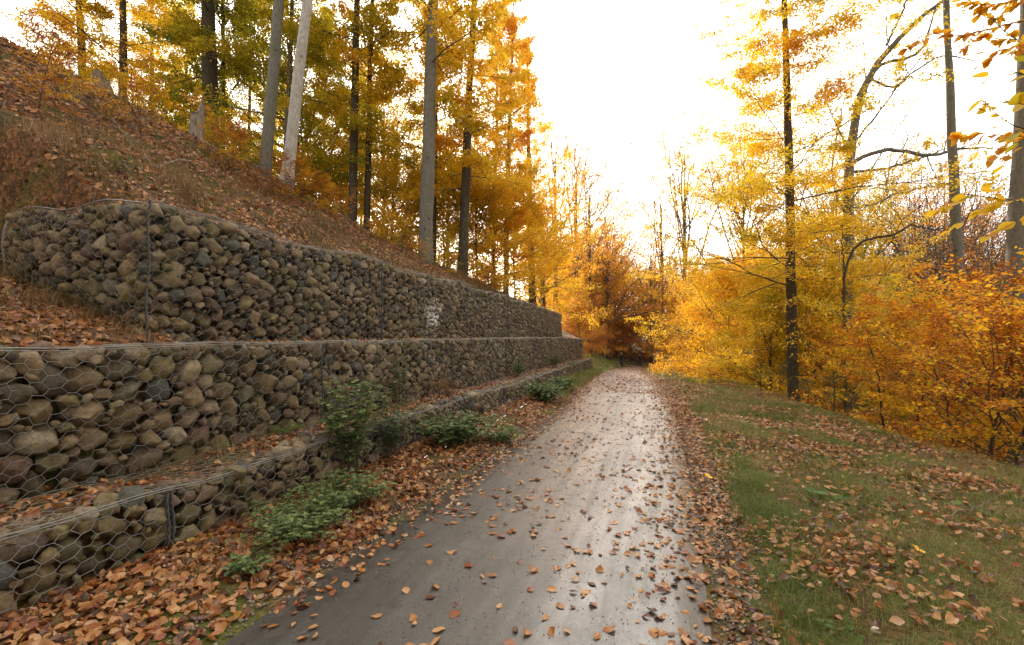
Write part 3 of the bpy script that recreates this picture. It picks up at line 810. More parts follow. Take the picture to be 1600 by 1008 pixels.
# twigs littered on the hillside and verge
acc = Acc()
u, s = scatter(2600, -15, -5.2, 1, 18, None); n = len(u); h_ = rng.uniform(0, 6.28, n); L_ = rng.uniform(.12, .7, n)
q_ = np.linspace(-.5, .5, 4)[None]
Pq = P3(u[:, None]+np.cos(h_)[:, None]*L_[:, None]*q_, s[:, None]+np.sin(h_)[:, None]*L_[:, None]*q_, .03)+rng.normal(0, .02, (n, 4, 3))
V, F = tubes(Pq, rng.uniform(.002, .008, n)[:, None]*np.linspace(1, .5, 4)[None], 4); acc.add(V, F)
u, s = scatter(260, .6, 5, 2, 14, None); n = len(u); h_ = rng.uniform(0, 6.28, n); L_ = rng.uniform(.1, .4, n)
Pq = P3(u[:, None]+np.cos(h_)[:, None]*L_[:, None]*q_, s[:, None]+np.sin(h_)[:, None]*L_[:, None]*q_, .04)+rng.normal(0, .01, (n, 4, 3))
V, F = tubes(Pq, rng.uniform(.0015, .003, n)[:, None]*np.linspace(1, .5, 4)[None], 4); acc.add(V, F)
M_LITTER_TWIG = bark('litter_twigs', (.10, .08, .06), (.26, .22, .18), .1)
tag(link('fallen_twigs', acc.mesh('fallen_twigs'), M_LITTER_TWIG), 'small grey brown twigs strewn over the hillside and the verge', 'twigs', kind='stuff')

# ------------------------------------------------------------------ trees
LT6 = (np.array([(0, 0, 0), (.30, .32, .07), (.25, .68, .05), (0, 1, -.05), (-.25, .68, .05), (-.30, .32, .07), (0, .5, 0)]),
       np.array([(0, 1, 2, 6), (6, 2, 3, 4), (0, 6, 4, 5)]))
LT4 = (np.array([(0, 0, 0), (.34, .48, .07), (0, 1, 0), (-.34, .48, .07)]), np.array([(0, 1, 2, 3)]))
def kids(P, Rd, per, lf, ang, r, n=5, lo=.2, hi=1.0, up=.15, wob=.12, bend=.1, rf=.55, flat=True, taper=.75):
    B = len(P); N = B*per
    par = np.repeat(np.arange(B), per)
    t = (lo+(hi-lo)*((np.tile(np.arange(per), B)+r.random(N))/per)); x = t*(P.shape[1]-1); i = np.clip(x.astype(int), 0, P.shape[1]-2); f = (x-i)[:, None]
    pos = P[par, i]*(1-f)+P[par, i+1]*f; T = norm(P[par, i+1]-P[par, i])
    side = np.cross(T, np.array([0, 0, 1.])); side = norm(side+1e-6)
    sg = np.where(np.arange(N) % 2 == 0, 1., -1.)[:, None]
    if not flat:
        az = r.uniform(0, 2*PI, N)[:, None]; o2 = norm(np.cross(T, side)); side = side*np.cos(az)+o2*np.sin(az); sg = 1
    a = r.normal(ang, .15, N)[:, None]
    d = norm(T*np.cos(a)+side*sg*np.sin(a)+np.array([0, 0, 1.])*r.normal(up, .3, N)[:, None])
    plen = np.linalg.norm(P[par, -1]-P[par, 0], axis=-1)
    L = plen*lf*(1-taper*t*.75)*r.uniform(.65, 1.2, N)
    q = np.linspace(0, 1, n)[None, :, None]
    W = r.normal(0, wob, (N, n, 3)).cumsum(1)*np.linspace(0, 1, n)[None, :, None]/math.sqrt(n)
    Q = pos[:, None]+d[:, None]*L[:, None, None]*q+np.array([0, 0, 1.])*(bend*L)[:, None, None]*q*q+W*L[:, None, None]*.5
    pr = Rd[par, i]*rf
    RR = pr[:, None]*np.linspace(1, .35, n)[None]
    return Q, RR, par
def gen_tree(seed, Ht=20., base=3., Rc=4., nl=26, subs=7, twigs=5, leaves=30000, ll=.1, r0=.25, el=(0., 50.), tmpl=LT4, prof=.4, drop=.0, lowfill=1.0, spray=.2, vs=.10, vase=False):
    r = np.random.default_rng(seed)
    n = 8
    h = base+(Ht-base)*((np.arange(nl)+r.random(nl)*.9)/nl)**.92; t = (h-base)/(Ht-base)
    az = np.arange(nl)*2.4+r.uniform(-.5, .5, nl)
    L = Rc*((1-t)**prof)*(.62+.38*np.sin(az*1.0+t*9+seed)*np.cos(t*14+seed*2))*r.uniform(.55, 1.25, nl)*(lowfill+(1-lowfill)*sstep(0, .4, t))+.3
    keep = r.random(nl) > drop; h, t, az, L = h[keep], t[keep], az[keep], L[keep]; nl = len(h)
    ev = np.radians(el[0]+(el[1]-el[0])*t+r.normal(0, 15, nl))
    if vase:
        h = base+(Ht*.62-base)*((h-base)/(Ht-base)); t = (h-base)/(Ht-base)
        L = (Ht-h)/np.sin(np.clip(ev, .6, 1.5))*r.uniform(.45, 1.0, nl)*.92; L = np.minimum(L, Rc*r.uniform(1.1, 1.9, nl))
    d = np.stack([np.cos(az)*np.cos(ev), np.sin(az)*np.cos(ev), np.sin(ev)], -1)
    q = np.linspace(0, 1, n)[None, :, None]
    W = r.normal(0, .16, (nl, n, 3)).cumsum(1)/math.sqrt(n)*q
    p0 = np.stack([0*h, 0*h, h], -1)
    P1 = p0[:, None]+d[:, None]*L[:, None, None]*q+W*L[:, None, None]*.4
    P1[..., 2] += (r.uniform(-.12, .22, nl)*L)[:, None]*q[..., 0]**2
    R1 = (r0*.20*(1-t*.7)*np.clip(L/Rc, .3, 1.6))[:, None]*np.linspace(1, .25, n)[None]
    P2, R2, par2 = kids(P1, R1, subs, .52, R(50), r, 5, .12, 1, .06, .16, .03)
    P3_, R3, par3 = kids(P2, R2, twigs, .55, R(45), r, 4, .15, 1, .0, .15, -.05)
    acc = Acc()
    for P, RR, k in ((P1, R1, 5), (P2, R2, 4), (P3_, np.maximum(R3, .003), 3)):
        V, F = tubes(P, RR, k); acc.add(V, F)
    br = acc.mesh('branches'); br.materials.append(M_TWIG)
    lv = None
    if leaves:
        acc = Acc()
        allP = [P3_, P2]; w = [.8, .2]
        limb3 = par2[par3]; limb2 = par2
        cl = r.random(nl)
        for P, ww, lb in ((P3_, .8, limb3), (P2, .2, limb2)):
            m = int(leaves*ww); i = r.integers(0, len(P), m); t_ = r.random(m)**.8*(P.shape[1]-1); k = np.clip(t_.astype(int), 0, P.shape[1]-2); f = (t_-k)[:, None]
            c = P[i, k]*(1-f)+P[i, k+1]*f; T = norm(P[i, k+1]-P[i, k])
            side = norm(np.cross(T, [0, 0, 1.])+1e-6)*np.where(r.random(m) < .5, 1., -1.)[:, None]
            c = c+side*(r.random(m)*spray)[:, None]+np.stack([r.normal(0, .05, m), r.normal(0, .05, m), r.normal(0, vs, m)], -1)
            dd = norm(T*r.uniform(.2, 1, m)[:, None]+side*r.uniform(.4, 1, m)[:, None]+r.normal(0, .3, (m, 3))+np.array([0, 0, -.25]))
            nn = norm(np.array([0, 0, 1.])+r.normal(0, .55, (m, 3)))
            x = norm(np.cross(dd, nn)); nn = np.cross(x, dd)
            M = np.stack([x, dd, nn], -1)
            place(acc, tmpl, c, M, r.uniform(.65, 1.15, m)*ll, np.clip(.5+.55*(cl[lb[i]]-.5)+r.normal(0, .2, m), 0, 1))
        lv = acc.mesh('crown', False); lv.materials.append(M_LEAF)
    return br, lv
def trunk_mesh(Ht, r0, seed, flare=1.0, wob=.02, sides=14, top=.12, n=26, bendx=0.0):
    r = np.random.default_rng(seed)
    z = Ht*np.linspace(0, 1, n)**1.4
    rad = r0*((1-top)*(1-(z/Ht))**.75+top)
    P = np.stack([np.cumsum(r.normal(0, wob, n))*(z/Ht)**.8, np.cumsum(r.normal(0, wob, n))*(z/Ht)**.8, z], -1)
    P[:, 0] += bendx*np.sin(z/Ht*PI*2.2); P[0, 2] -= .5
    z[0] = -.5
    V, F = tubes(P, rad, sides); V = V.reshape(n, sides, 3)
    an = np.arange(sides)/sides*2*PI
    fl = flare*np.exp(-np.clip(z, 0, None)/(r0*1.8))[:, None]
    lob = (.45+.4*np.sin(an*3+seed)+.25*np.sin(an*5+seed*2))[None]
    sc_ = 1+fl*lob*.9+.035*np.sin(an*2+seed)[None]+.03*r.normal(size=(n, sides))
    V = P[:, None]+(V-P[:, None])*sc_[..., None]
    me = mesh_np('trunk', V.reshape(-1, 3), [F]); return me
PROTO = {}
def proto(k, **kw):
    PROTO[k] = gen_tree(**kw)
    if k.startswith('sapling'): PROTO[k][1].materials[0] = M_LEAFC
proto('tallA', seed=1, Ht=19, base=1.6, Rc=4.4, nl=54, leaves=70000, ll=.10, el=(-5, 60))
proto('tallB', seed=2, Ht=19, base=2.5, Rc=3.8, nl=48, leaves=56000, ll=.10, el=(0, 62), drop=.1)
proto('tallC', seed=3, Ht=19, base=1.0, Rc=4.8, nl=52, leaves=62000, ll=.105, drop=.15, el=(-5, 58))
proto('young', seed=4, Ht=7, base=.2, Rc=2.0, nl=30, leaves=30000, ll=.08, r0=.09, el=(8, 72), vase=True)
proto('youngB', seed=5, Ht=6, base=.15, Rc=2.0, nl=28, leaves=26000, ll=.085, r0=.08, el=(5, 66), vase=True)
proto('thin', seed=6, Ht=15, base=3.5, Rc=6.5, nl=15, subs=8, leaves=4200, ll=.11, el=(70, 83), r0=.22, vs=.08, vase=True)
proto('round', seed=7, Ht=13, base=2.0, Rc=4.3, nl=30, leaves=22000, ll=.115, el=(30, 76), r0=.2, vase=True)
proto('wide', seed=17, Ht=15, base=.6, Rc=3.3, nl=42, leaves=40000, ll=.125, el=(5, 70), r0=.2, vase=True)
proto('wideB', seed=27, Ht=18, base=1.2, Rc=4.2, nl=48, subs=8, leaves=70000, ll=.092, el=(0, 72), r0=.2, vase=True)
proto('airy', seed=12, Ht=19, base=2.0, Rc=4.3, nl=92, subs=8, twigs=5, leaves=135000, ll=.078, r0=.16, el=(-18, 50), prof=.22, spray=.18, vs=.07)
proto('sapling', seed=8, Ht=3.6, base=.2, Rc=1.45, nl=17, subs=5, twigs=4, leaves=3300, ll=.072, r0=.05, el=(20, 66), tmpl=LT6, spray=.10, vs=.015, vase=True)
proto('saplingB', seed=9, Ht=3.0, base=.15, Rc=1.6, nl=20, subs=5, twigs=4, leaves=3200, ll=.07, r0=.05, el=(0, 50), tmpl=LT6, spray=.10, vs=.02)
proto('bare', seed=10, Ht=9, base=1.0, Rc=3.0, nl=20, subs=8, twigs=7, leaves=0, r0=.14, el=(50, 72), vase=True)
proto('bareB', seed=13, Ht=7, base=.6, Rc=2.8, nl=16, subs=8, twigs=7, leaves=260, ll=.08, r0=.12, el=(45, 70), vase=True)
TRK = {}
VASE = ('thin', 'wideB', 'round', 'wide', 'young', 'youngB', 'bareB', 'sapling')
PH = {'tallA': 19, 'tallB': 19, 'tallC': 19, 'young': 7, 'youngB': 6, 'thin': 15, 'wide': 15, 'wideB': 18, 'round': 13, 'sapling': 3.6, 'saplingB': 3.0, 'bare': 9, 'bareB': 7, 'airy': 19}
def tree(name, label, cat, base, pr, hue, val=1.0, scale=1.0, r0=.2, lean=(0, 0), spin=None, bark_m=M_BARK, group=None, flare=.8, wob=.02, own=None, crown_up=0.0, crown_scale=None, bendx=0.0, has_crown=True):
    t = thing(name, label, cat, base, group)
    Ht = PH[pr]*scale*(.72 if pr in VASE else 1)
    q = Vector((lean[0], lean[1], 1)).to_track_quat('Z', 'Y')
    key = (round(Ht, 1), round(r0, 2), int(own or 0) if own else random.randint(1, 5), flare > .5, bendx, wob)
    if key not in TRK: TRK[key] = trunk_mesh(Ht, r0, key[2], flare, wob, sides=14 if r0 > .12 else 9, bendx=bendx)
    me = TRK[key]
    o = link('trunk', me.copy() if len(me.materials) and me.materials[0] != bark_m else me, None, t)
    if len(o.data.materials) == 0: o.data.materials.append(bark_m)
    elif o.data.materials[0] != bark_m: o.data.materials[0] = bark_m
    o.rotation_mode = 'QUATERNION'; o.rotation_quaternion = q
    sp = random.uniform(0, 6.28) if spin is None else spin
    qq = q @ Euler((0, 0, sp)).to_quaternion()
    br, lv = PROTO[pr]
    cs = crown_scale or scale
    for nm, me in (('branches', br), ('crown', lv)):
        if me is None or (nm == 'crown' and not has_crown): continue
        c = link(nm, me, None, t, color=(hue, val, 1, 1)); c.rotation_mode = 'QUATERNION'; c.rotation_quaternion = qq; c.scale = (cs, cs, scale)
        c.location = q @ Vector((0, 0, crown_up))
    return t
def base_lean(bx, tx, Z, ty=0, dz=0.0, Zt=None):
    """ground point under photo column bx at depth Z, and the lean that carries the trunk to column tx at row ty"""
    p = at(bx, 540, Z); gz = ground_at(p[0], p[1])
    b_ = np.array([p[0], p[1], gz-.05+dz]); rowb = 504-FPX*(((b_-CAM)@_u)/((b_-CAM)@_f))
    # base column at its own row
    for _ in range(3):
        p = at(bx, rowb, Z); gz = ground_at(p[0], p[1]); b_ = np.array([p[0], p[1], gz-.05])
        rowb = 504-FPX*(((b_-CAM)@_u)/((b_-CAM)@_f))
    t_ = at(tx, ty, Zt or Z); d = t_-b_
    return b_, (d[0]/d[2], d[1]/d[2])
def T_(label, bx, tx, Z, wpx, pr, hue, scale=1.0, bark_m=M_BARK, **kw):
    b_, ln = base_lean(bx, tx, Z, kw.pop('ty', 0))
    return tree(kw.pop('name', 'beech_tree'), label, 'tree', b_, pr, hue, scale=scale, r0=wpx*.5/FPX*Z*.98, lean=ln, bark_m=bark_m, **kw)

# left slope trees (columns and widths measured in the photo)
T_('thick dark beech trunk rising behind the broken pale stump', 333, 326, 19, 29, 'tallA', .36, 1.05, M_BARKD, own=3, flare=.6, crown_up=5.5)
T_('leaning grey beech trunk, left one of the pale pair on the hill crest', 413, 436, 13.6, 19, 'tallB', .30, 1.0, M_BARKG, own=4, crown_up=4, wob=.03, flare=.5)
T_('palest smooth leaning trunk with surface roots, right one of the pale pair', 447, 477, 12.8, 19, 'tallB', .34, 1.0, M_BARKP, own=5, crown_up=5, wob=.03, flare=.7)
T_('slim reddish trunk leaning left at the top of the hill, far left', 142, 122, 19, 15, 'tallB', .50, .9, M_BARKD, own=6, crown_up=3)
T_('dark upright trunk on the hill crest left of the thick dark beech', 187, 196, 20, 17, 'tallC', .46, .9, M_BARKD, own=7, crown_up=3)
T_('thin straight trunk between the dark crest trunk and the thick beech', 243, 240, 25, 11, 'tallB', .45, 1.0, M_BARK, own=8)
T_('thin dark trunk just right of the thick dark beech', 350, 349, 21, 9, 'tallB', .26, 1.0, M_BARKD, own=9)
T_('thin trunk seen between the two pale leaning trunks', 438, 460, 20, 10, 'tallC', .30, 1.0, M_BARK, own=10)
T_('brown trunk with a dark crown right of the pale pair', 549, 556, 19, 15, 'tallA', .40, 1.0, M_BARKD, own=11, crown_up=3)
T_('slender dark trunk beside the brown trunk', 571, 580, 19.5, 11, 'tallB', .44, 1.0, M_BARKD, own=12, crown_up=3)
T_('tall straight grey beech trunk above the middle of the wall, beside the low sun', 664, 675, 16.5, 22, 'tallC', .46, 1.05, M_BARKG, own=13, crown_up=4.5, flare=.5)
T_('dark trunk close behind the tall grey beech', 676, 682, 22, 12, 'tallB', .42, 1.0, M_BARKD, own=14)
T_('tall dark trunk with golden orange leaves at the wall top', 722, 737, 19.5, 17, 'tallA', .52, .95, M_BARKD, own=15, flare=.5, crown_up=2)
T_('golden beech with a short dark trunk above the far end of the wall', 832, 818, 29, 11, 'tallB', .52, .82, M_BARKD, own=16)
T_('orange topped beech leaning over the far half of the wall', 790, 800, 25, 9, 'tallB', .62, .86, M_BARK, own=17)
# understorey and further trees behind the left slope
for k, (bx, Z, pr, hue, sc_, val) in enumerate([
        (-60, 22, 'wideB', .52, .8, 1), (20, 20, 'young', .56, 1.3, 1), (60, 30, 'tallA', .46, .9, 1), (90, 24, 'young', .50, 1.2, 1), (110, 17.5, 'youngB', .62, .8, 1), (160, 27, 'wideB', .46, .85, 1), (215, 22, 'young', .52, 1.0, 1), (262, 23, 'youngB', .50, .85, 1),
        (275, 24, 'tallC', .42, .85, 1), (300, 30, 'wideB', .43, 1, 1), (385, 26, 'tallA', .35, .95, 1), (372, 26, 'youngB', .43, 1.1, 1), (470, 24, 'wideB', .33, .95, 1), (505, 30, 'tallB', .39, 1., 1),
        (500, 23, 'young', .41, 1.1, 1), (530, 24, 'young', .40, 1.2, 1), (600, 30, 'wideB', .47, 1., 1), (610, 22, 'young', .44, 1.0, 1), (640, 28, 'young', .50, 1.2, 1),
        (695, 24, 'young', .46, 1.1, 1), (745, 23, 'young', .48, 1.1, 1), (770, 28, 'tallC', .50, .8, 1), (775, 24, 'youngB', .52, 1.1, 1), (805, 27, 'young', .47, 1.25, 1), (850, 36, 'round', .64, .9, 1),
        (845, 33, 'young', .50, 1.3, 1), (700, 33, 'wideB', .56, .95, 1), (420, 34, 'tallA', .41, 1., 1), (200, 38, 'wideB', .52, 1., 1), (560, 38, 'tallB', .45, 1.05, 1), (20, 40, 'wideB', .56, 1, 1)]):
    b_, ln = base_lean(bx, bx, Z)
    tall = pr.startswith('tall') or pr in ('round', 'wideB')
    tree('beech_tree' if tall else 'young_beech', 'leafy beech standing in the woods behind the trunks on the hill' if tall else 'bushy young beech with low yellow green branches on the hill crest', 'tree', b_, pr, hue, val, sc_,
         r0=.15 if tall else .05, lean=(random.uniform(-.03, .03), random.uniform(-.03, .03)), bark_m=M_BARKD, group='beeches in the woods on the hill' if tall else 'young beeches on the hill crest')
# middle distance beyond the end of the path
mid = [('tall slim twiggy tree left of the end of the path', 900, 56, 'thin', .68, 1.95, 1.0), ('slim tall brown leaved tree right of the end of the path', 1036, 66, 'thin', .68, 2.1, 1),
       ('slender tree with a few copper leaves between the round crown and the fan of limbs', 1018, 84, 'thin', .66, 2.0, 1), ('bare forked tree with brown twigs behind the end of the wall', 922, 62, 'thin', .66, 2.0, 1.0), ('round orange topped tree left of the end of the path', 950, 72, 'round', .64, 2.0, 1),
       ('narrow leafy trunk between the two round crowns', 962, 92, 'thin', .70, 2.2, 1), ('round golden crown behind the cyclists', 1012, 92, 'round', .56, 1.5, 1),
       ('tall sparse tree with a fan of bare limbs right of the end of the path', 1071, 42, 'thin', .70, 1.8, 1),
       ('thin brown tree close behind the wall end', 868, 50, 'thin', .68, 1.9, 1)]
for k, (lb, bx, Z, pr, hue, sc_, val) in enumerate(mid):
    b_, ln = base_lean(bx, bx, Z)
    tree('beech_tree', lb, 'tree', b_, pr, hue, val, sc_, r0=.24 if Z < 50 else .28, lean=(0, 0), bark_m=M_BARKD, own=20+k)
rr_ = np.random.default_rng(77)
for k in range(56):
    Z = rr_.uniform(80, 125); bx = rr_.uniform(850, 1230)
    b_, ln = base_lean(bx, bx, Z); pr = ['round', 'tallC', 'tallA', 'round', 'thin'][k % 5]
    tree('beech_tree', 'orange brown tree in the wood that closes the view behind the cyclists', 'tree', b_, {'tallC': 'wide', 'tallA': 'wide'}.get(pr, pr), rr_.choice([.3, .42, .55, .66, .72, .8, .86])+rr_.uniform(-.04, .04), 1, rr_.uniform(1.05, 1.6)*(1.25 if pr == 'round' else 1), r0=.2, bark_m=M_BARKD, group='trees of the wood at the end of the path')
lb_ = 'orange young beech in the thicket beside the far end of the path'
for k, (bx, Z, pr, hue, sc_) in enumerate([(895, 50, 'young', .62, 1.1), (915, 56, 'young', .66, 1.1), (912, 62, 'youngB', .74, 1.1), (905, 44, 'youngB', .6, .9), (918, 76, 'young', .80, .95), (918, 75, 'young', .62, 1.1),
        (985, 88, 'young', .60, 1.0), (960, 90, 'young', .62, 1.0), (1008, 92, 'youngB', .58, 1.1), (1085, 62, 'young', .66, 1.1), (1105, 50, 'young', .62, 1.1), (1120, 42, 'youngB', .64, .9), (1110, 34, 'young', .60, .9), (1118, 28, 'youngB', .66, .75),
        (1105, 38, 'young', .60, 1.1), (1125, 30, 'young', .56, .9), (1150, 34, 'wide', .50, 0.68), (1165, 25, 'youngB', .54, .75), (1140, 24, 'youngB', .62, .6), (1190, 30, 'young', .48, 1.1), (1180, 40, 'wide', .52, 0.74),
        (1215, 36, 'young', .50, 1.1), (1075, 76, 'wide', .68, 0.81), (1060, 60, 'wide', .66, 0.81), (1022, 90, 'wide', .60, 0.68), (1090, 52, 'wide', .60, 0.81), (1120, 46, 'wide', .58, 0.81), (880, 60, 'wide', .62, 0.94), (900, 68, 'wide', .66, 0.88),
        (1250, 30, 'young', .5, 1.1), (1290, 26, 'young', .50, 1.0), (1310, 34, 'wide', .50, 0.74), (1270, 42, 'wide', .52, 0.81)]):
    b_, ln = base_lean(bx, bx, Z)
    tree('young_beech', lb_ if bx < 1130 else 'yellow young beech in the thicket behind the dark roadside trunk', 'tree', b_, pr, hue+(.10 if bx < 1130 else .03)+random.uniform(-.14, .08), random.uniform(.75, 1.0), sc_*(1.5 if Z > 66 else 1.1), r0=.06, bark_m=M_BARKD,
         group='young beeches at the end of the path' if bx < 1130 else 'young beeches behind the roadside trunk')

# right side trees
T_('tall dark trunk with airy golden leaves standing on the right verge', 1240, 1224, 15.5, 17, 'airy', .47, .98, M_BARKD, own=31, flare=.4, crown_scale=1.0)
b_, ln = base_lean(1262, 1262, 18)
tree('young_beech', 'yellow green young beech right behind the dark roadside trunk', 'tree', b_, 'young', .42, 1, 1.15, r0=.06, bark_m=M_BARKD)
b_, ln = base_lean(1205, 1205, 17)
tree('young_beech', 'low yellow green beech left of the dark roadside trunk', 'tree', b_, 'young', .42, 1, .62, r0=.05, bark_m=M_BARKD)
T_('smooth grey bare trunk leaning left over the orange thicket', 1508, 1478, 14, 20, 'bare', .6, 2.0, M_BARKG, own=33, flare=.2, has_crown=False, crown_up=12.5, wob=.03)
T_('thick grey trunk at the right edge behind the overhanging branch', 1576, 1598, 11.5, 33, 'bare', .55, 2.0, M_BARK, own=34, flare=.2, crown_up=11, ty=150, has_crown=False)
T_('second grey trunk pressed against the thick one at the right edge', 1608, 1636, 12.3, 26, 'bare', .55, 1.9, M_BARK, own=35, flare=.2, crown_up=11, ty=150, has_crown=False)

def path_tree(name, label, limbs, Z, mat=M_BARKG, twig_n=(7, 5), leafn=0, hue=.5):
    """a tree whose main limbs follow given photo columns/rows (px, py, half width px, depth offset)"""
    b0 = at(limbs[0][0][0], limbs[0][0][1], Z); gz = ground_at(b0[0], b0[1]); base = np.array([b0[0], b0[1], gz-.1])
    t = thing(name, label, 'tree', base)
    Ps, Rs = [], []
    for li, lm_ in enumerate(limbs):
        pts = [np.append(at(q[0], q[1], Z+(q[3] if len(q) > 3 else 0)), q[2]/FPX*Z) for q in lm_]
        if li == 0: pts = [np.append(base, pts[0][3]*1.25)]+pts
        pts = np.array(pts); P = resample(pts, 18)
        k = np.array([.25, .5, .25]); 
        for _ in range(2): P[1:-1] = P[:-2]*.25+P[1:-1]*.5+P[2:]*.25
        nz = np.random.default_rng(li+5).normal(0, .02, (18, 3)); nz[0] = 0; P[:, :3] += nz
        Ps.append(P[:, :3]); Rs.append(P[:, 3]*(.75 if li == 0 else .8))
    V, F = tubes(Ps[0], Rs[0], 12); me = Acc(); me.add(V-base, F); link('trunk', me.mesh('trunk'), mat, t)
    r = np.random.default_rng(len(limbs)); acc = Acc()
    LP = np.array(Ps[1:]); LR = np.array(Rs[1:])
    V, F = tubes(LP, LR, 8); acc.add(V-base, F)
    AP = np.concatenate([LP, np.array(Ps[:1])]); AR = np.concatenate([LR, np.array(Rs[:1])*.5])
    P2, R2, _ = kids(AP, AR, twig_n[0], .34, R(50), r, 7, .3, 1, .15, .25, .1, .42, flat=False)
    R2 = np.clip(R2, .008, .045)
    P3_, R3, _ = kids(P2, R2, twig_n[1], .5, R(42), r, 5, .2, 1, .1, .2, .05, .5, flat=False); R3 = np.maximum(R3, .005)
    P4, R4, _ = kids(P3_, R3, 3, .55, R(40), r, 4, .3, 1, .05, .15, .0, .6, flat=False); R4 = np.maximum(R4, .0035)
    for P, RR, k in ((P2, R2, 5), (P3_, R3, 4), (P4, R4, 3)):
        V, F = tubes(P, RR, k); acc.add(V-base, F)
    link('branches', acc.mesh('branches'), mat, t)
    if leafn:
        acc = Acc(); m = leafn; i = r.integers(0, len(P4), m); 
        c = P4[i, r.integers(0, 4, m)]+r.normal(0, .05, (m, 3))-base
        w = vn(c[:, 0]*.9+7, c[:, 2]*.9, 3) > .45; c = c[w]; m = len(c)
        dd = norm(r.normal(0, 1, (m, 3))*[1, 1, .5]); nn = norm(np.array([0, 0, 1.])+r.normal(0, .5, (m, 3))); x = norm(np.cross(dd, nn)); nn = np.cross(x, dd)
        place(acc, LT4, c, np.stack([x, dd, nn], -1), r.uniform(.07, .11, m), r.random(m))
        o = link('crown', acc.mesh('crown', False), M_LEAF, t, color=(hue, 1, 1, 1))
    return t
path_tree('crooked_beech', 'crooked half bare beech whose bent trunk arches to the right over the thicket', [
    [(1325, 470, 10), (1325, 340, 9.5), (1327, 250, 9), (1335, 180, 8), (1352, 120, 7), (1385, 70, 5.5, -.3), (1430, 30, 4, -.6), (1490, -10, 3, -1)],
    [(1327, 262, 4), (1350, 240, 4), (1400, 232, 3.8), (1450, 246, 3.4), (1500, 232, 2.6), (1550, 232, 1.2)],
    [(1327, 268, 3), (1380, 265, 2.6), (1420, 252, 2.2), (1460, 240, 1.5), (1500, 225, .8)],
    [(1340, 150, 3.5), (1370, 102, 3.2), (1400, 94, 3), (1430, 92, 2.8), (1450, 60, 2), (1462, 10, 1.4)],
    [(1326, 325, 2.2), (1365, 322, 2), (1400, 302, 1.6), (1450, 292, 1.2), (1490, 285, .7)],
    [(1352, 120, 2.4), (1395, 140, 2), (1430, 110, 1.8), (1475, 84, 1.4), (1530, 96, .8)],
    [(1325, 345, 2), (1300, 290, 1.8), (1305, 220, 1.4), (1320, 150, 1)],
    [(1385, 70, 2.4), (1410, 20, 2), (1425, -30, 1.2)],
    [(1327, 230, 2.2), (1370, 180, 2.), (1405, 130, 1.5), (1440, 90, .9)]], 17.5, M_BARKG, (7, 5), 5200, .47)
path_tree('broken_beech', 'low dark branch stub arching right beside the crooked beech', [
    [(1318, 470, 2.4), (1320, 420, 2.4), (1328, 385, 2.4), (1365, 367, 2.8), (1418, 366, 2.8), (1424, 355, 2.2), (1432, 345, 1)],
    [(1424, 352, 1.6), (1440, 355, 1.4), (1465, 360, 1.2), (1478, 355, .7)],
    [(1320, 420, 1.5), (1316, 390, 1.2), (1318, 350, .7)]], 13.5, M_BARKD, (3, 3), 0)
for k, (bx, Z, pr, sc_, lb) in enumerate([(1570, 16, 'bareB', 1.0, 'thin forked bare tree between the leaning grey trunk and the thick right trunk'), (1440, 24, 'bareB', .95, 'twiggy bare tree left of the leaning grey trunk'),
        (1395, 30, 'bare', .8, 'faint bare tree behind the crooked beech limbs'), (1530, 26, 'bare', .85, 'bare grey tree right behind the leaning grey trunk'), (1600, 22, 'bareB', 1.1, 'bare tree half hidden by the thick right trunk')]):
    b_, ln = base_lean(bx, bx, Z); tree('bare_tree', lb, 'tree', b_, pr, .78, 1, sc_, r0=.07, lean=(random.uniform(-.1, .05), 0), bark_m=M_BARK, own=40+k, flare=.2)
rr_ = np.random.default_rng(91)
for k in range(16):
    bx = 1370+k*17+rr_.uniform(-8, 8); Z = rr_.uniform(24, 48); b_, ln = base_lean(bx, bx, Z)
    tree('bare_tree', 'thin grey bare tree seen against the white sky above the orange thicket', 'tree', b_, ['bare', 'thin', 'bareB'][k % 3], .76, 1, rr_.uniform(.9, 1.25)*(Z/30)*(1.15, 1.0, 1.5)[0 if k % 3 == 0 else 1 if k % 3 == 1 else 2]*(1.5 if k % 3 != 1 else 1.1), r0=.09, lean=(rr_.uniform(-.08, .08), 0), bark_m=M_BARK, group='thin bare trees above the thicket', has_crown=k % 3 == 1)
for k, (bx, Z, sc_) in enumerate([(1275, 19, .9), (1330, 21, 1.05), (1210, 20, 1.0), (1370, 24, 1.0), (1140, 21, 1.0), (1190, 26, 1.3), (1400, 27, 1.0), (1310, 27, 1.3)]):
    b_, ln = base_lean(bx, bx, Z)
    tree('young_beech', 'layered yellow young beech filling the gap around the dark roadside trunk', 'tree', b_, 'young' if k % 2 else 'youngB', rr_.uniform(.40, .52)+(.14 if bx < 1200 else .03), 1.05, sc_, r0=.05, bark_m=M_BARKD, group='yellow young beeches around the roadside trunk')
# golden beech behind the crooked one
for k, (bx, Z, pr, hue, sc_, lb) in enumerate([(1305, 23, 'wideB', .44, .85, 'golden airy beech filling the gap behind the dark roadside trunk'), (1165, 24, 'wideB', .52, .9, 'orange gold beech left of the dark roadside trunk'), (1345, 24, 'young', .46, 1.15, 'yellow young beech under the crooked beech')]):
    b_, ln = base_lean(bx, bx, Z); tree('beech_tree' if pr == 'wideB' else 'young_beech', lb, 'tree', b_, pr, hue, 1, sc_, r0=.1, bark_m=M_BARKD, own=50+k)

